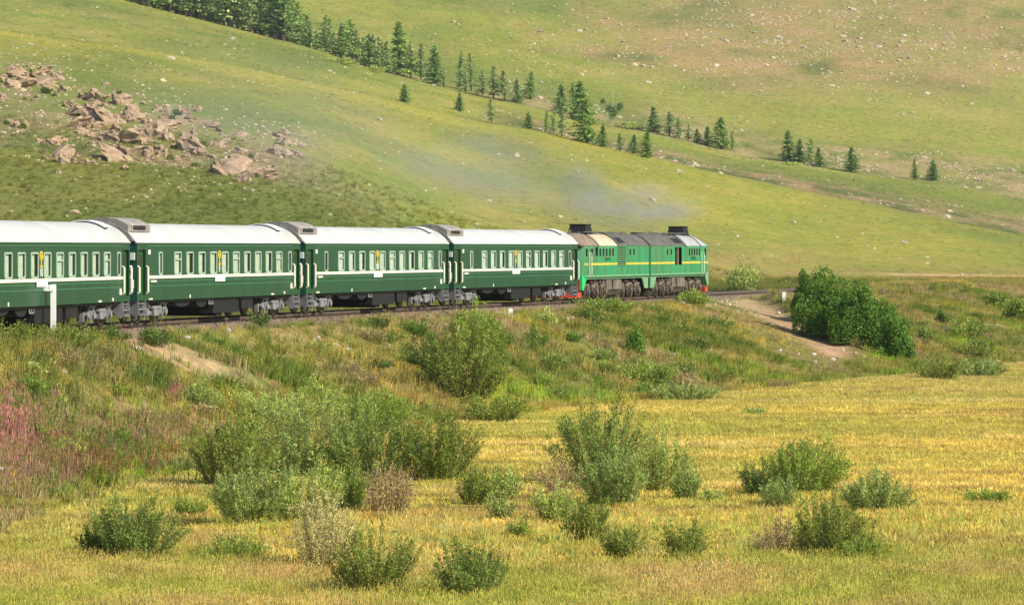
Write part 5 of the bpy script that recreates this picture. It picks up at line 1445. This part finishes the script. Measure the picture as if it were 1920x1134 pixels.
for k in range(26):
    q = r.choice(RL); cc_ = r.choice(['dark', 'olive', 'green']); W_(q[0]+r.uniform(-.9, .9)*q[2], q[1]+r.uniform(-.5, .8)*q[3], r.uniform(9, 22), r.uniform(7, 12), 'round', cc_, '%s shrub low among the rocks of the %s' % ({'green': 'deep green'}.get(cc_, cc_), NM[q[4]]), name='rock_shrub', group='shrubs among the rocks', dens=2.5, leafpx=3, boost=1.8, seed=900+k)

# ------------------------------------------------------------------ signpost and marker posts
x, y, z = place(100, 618)
n0 = 3.4
def on_ray(px, n_):
    ys = np.arange(100, 330, .1); n = near_info((px-960)/F*ys, ys)[0]; k = np.argmax(n <= n_)
    yy = float(ys[k]); xx = (px-960)/F*yy; return xx, yy, float(ground(np.array([xx]), np.array([yy]))[0])
x, y, z = on_ray(100, 2.15); m = y/F
sp = empty('gradient_signpost', (x, y, z)); tag(sp, 'white trackside post with a small number board pointing left', 'signpost')
ztop = HC-(534-YH)*m-z; zbd = HC-(545.5-YH)*m-z
b = MB(); b.prism_y([(-.105, .3), (-.07, -.2), (.07, -.2), (.105, .3), (.105, ztop), (.06, ztop+.02), (-.06, ztop+.02), (-.105, ztop)], -.07, .07); b.build('post', M['white'], sp)
b = MB(); b.box(-.64, .02, -.115, -.071, zbd, ztop-.01); bd = b.build('number_board', M['white'], sp)
t_ = text_obj('board_lettering', '2 1 0', .17, M['faint_letter'], bd, (-.30, -.117, (zbd+ztop)/2), ext=.0015)
for px, pb, hp, w, lb in ((957.5, 593, 14, .26, 'short white marker post on the bank below the coach nearest the locomotive'), (1470, 564, 16, .26, 'short white marker post beside the large round bush at the top of the bank')):
    x, y, z = place(px, pb); m = y/F
    b = MB(); h = hp*m; w_ = w/2
    b.add([(-w_, -w_, -.3), (w_, -w_, -.3), (w_, w_, -.3), (-w_, w_, -.3), (-w_, -w_, h*.88), (w_, -w_, h*.88), (w_, w_, h*.88), (-w_, w_, h*.88), (-w_*.6, -w_*.6, h), (w_*.6, -w_*.6, h), (w_*.6, w_*.6, h), (-w_*.6, w_*.6, h)],
          [(0,1,5,4),(1,2,6,5),(2,3,7,6),(3,0,4,7),(4,5,9,8),(5,6,10,9),(6,7,11,10),(7,4,8,11),(8,9,10,11)])
    o = b.build('marker_post', M['white']); o.location = (x, y, z); tag(o, lb, 'post')
x, y, z = on_ray(323.5, -3.2); b = MB(); b.tube((0, 0, -.2), (0, 0, .62), .035, 8); b.tube((0, 0, .62), (0, 0, .66), .035, 8, 0, .01)
o = b.build('thin_stake', M['white']); o.location = (x, y, z+.25); tag(o, 'thin white stake behind the rails seen under the second coach', 'stake')

# ------------------------------------------------------------------ exhaust smoke
def smoke(name, loc, size, dens, rz=0, ry=0, seed=0, col=(.62, .70, .80)):
    import bmesh
    bm = bmesh.new(); bmesh.ops.create_uvsphere(bm, u_segments=24, v_segments=12, radius=1)
    me = bpy.data.meshes.new(name); bm.to_mesh(me); bm.free()
    m = bpy.data.materials.new(name); m.use_nodes = True; nt = m.node_tree; nt.nodes.clear()
    out = nd(nt, 'ShaderNodeOutputMaterial'); v = nd(nt, 'ShaderNodeVolumePrincipled'); v.inputs['Color'].default_value = (*col, 1); v.inputs['Anisotropy'].default_value = .2
    tc = nd(nt, 'ShaderNodeTexCoord'); ln = nd(nt, 'ShaderNodeVectorMath', operation='LENGTH'); nt.links.new(tc.outputs['Object'], ln.inputs[0])
    no = nd(nt, 'ShaderNodeTexNoise'); no.inputs['Scale'].default_value = 2.2; no.inputs['Detail'].default_value = 4
    mp = nd(nt, 'ShaderNodeMapping'); mp.inputs['Location'].default_value = (seed, 0, 0); nt.links.new(tc.outputs['Object'], mp.inputs[0]); nt.links.new(mp.outputs[0], no.inputs[0])
    r1 = nd(nt, 'ShaderNodeMapRange', interpolation_type='SMOOTHSTEP'); nt.links.new(ln.outputs['Value'], r1.inputs[0]); r1.inputs[1].default_value = .1; r1.inputs[2].default_value = 1; r1.inputs[3].default_value = 1; r1.inputs[4].default_value = 0
    r2 = nd(nt, 'ShaderNodeMapRange'); nt.links.new(no.outputs[0], r2.inputs[0]); r2.inputs[1].default_value = .35; r2.inputs[2].default_value = .7
    a = nd(nt, 'ShaderNodeMath', operation='MULTIPLY'); nt.links.new(r1.outputs[0], a.inputs[0]); nt.links.new(r2.outputs[0], a.inputs[1])
    b_ = nd(nt, 'ShaderNodeMath', operation='MULTIPLY'); nt.links.new(a.outputs[0], b_.inputs[0]); b_.inputs[1].default_value = dens
    nt.links.new(b_.outputs[0], v.inputs['Density']); nt.links.new(v.outputs[0], out.inputs['Volume'])
    me.materials.append(m); o = link_mesh(name, me); o.location = loc; o.scale = size; o.rotation_euler = (0, ry, rz); tag(o, kind='stuff')
smoke('exhaust_smoke', (4.6, 243, 7.2), (2.8, 3, 3.0), .30, seed=1, col=(.74, .77, .80))
smoke('exhaust_smoke', (9.0, 262, 6.3), (6.4, 4, 2.3), .42, seed=2, col=(.96, .97, 1.0))
smoke('exhaust_smoke', (-1.5, 250, 8.6), (10, 6, 4.0), .15, ry=.2, seed=3, col=(.86, .90, .93))
smoke('exhaust_smoke', (-16, 262, 12.0), (17, 8, 6.5), .06, ry=.3, seed=5, col=(.85, .89, .90))
hz = MB(); hz.box(-6100, 6100, -3100, 6100, -8, 900)
hm = bpy.data.materials.new('haze'); hm.use_nodes = True; hm.node_tree.nodes.clear()
_o = nd(hm.node_tree, 'ShaderNodeOutputMaterial'); _v = nd(hm.node_tree, 'ShaderNodeVolumePrincipled')
_v.inputs['Color'].default_value = (.86, .92, 1, 1); _v.inputs['Density'].default_value = .00007; _v.inputs['Anisotropy'].default_value = .3
hm.node_tree.links.new(_v.outputs[0], _o.inputs['Volume'])
tag(hz.build('haze', hm), kind='stuff')
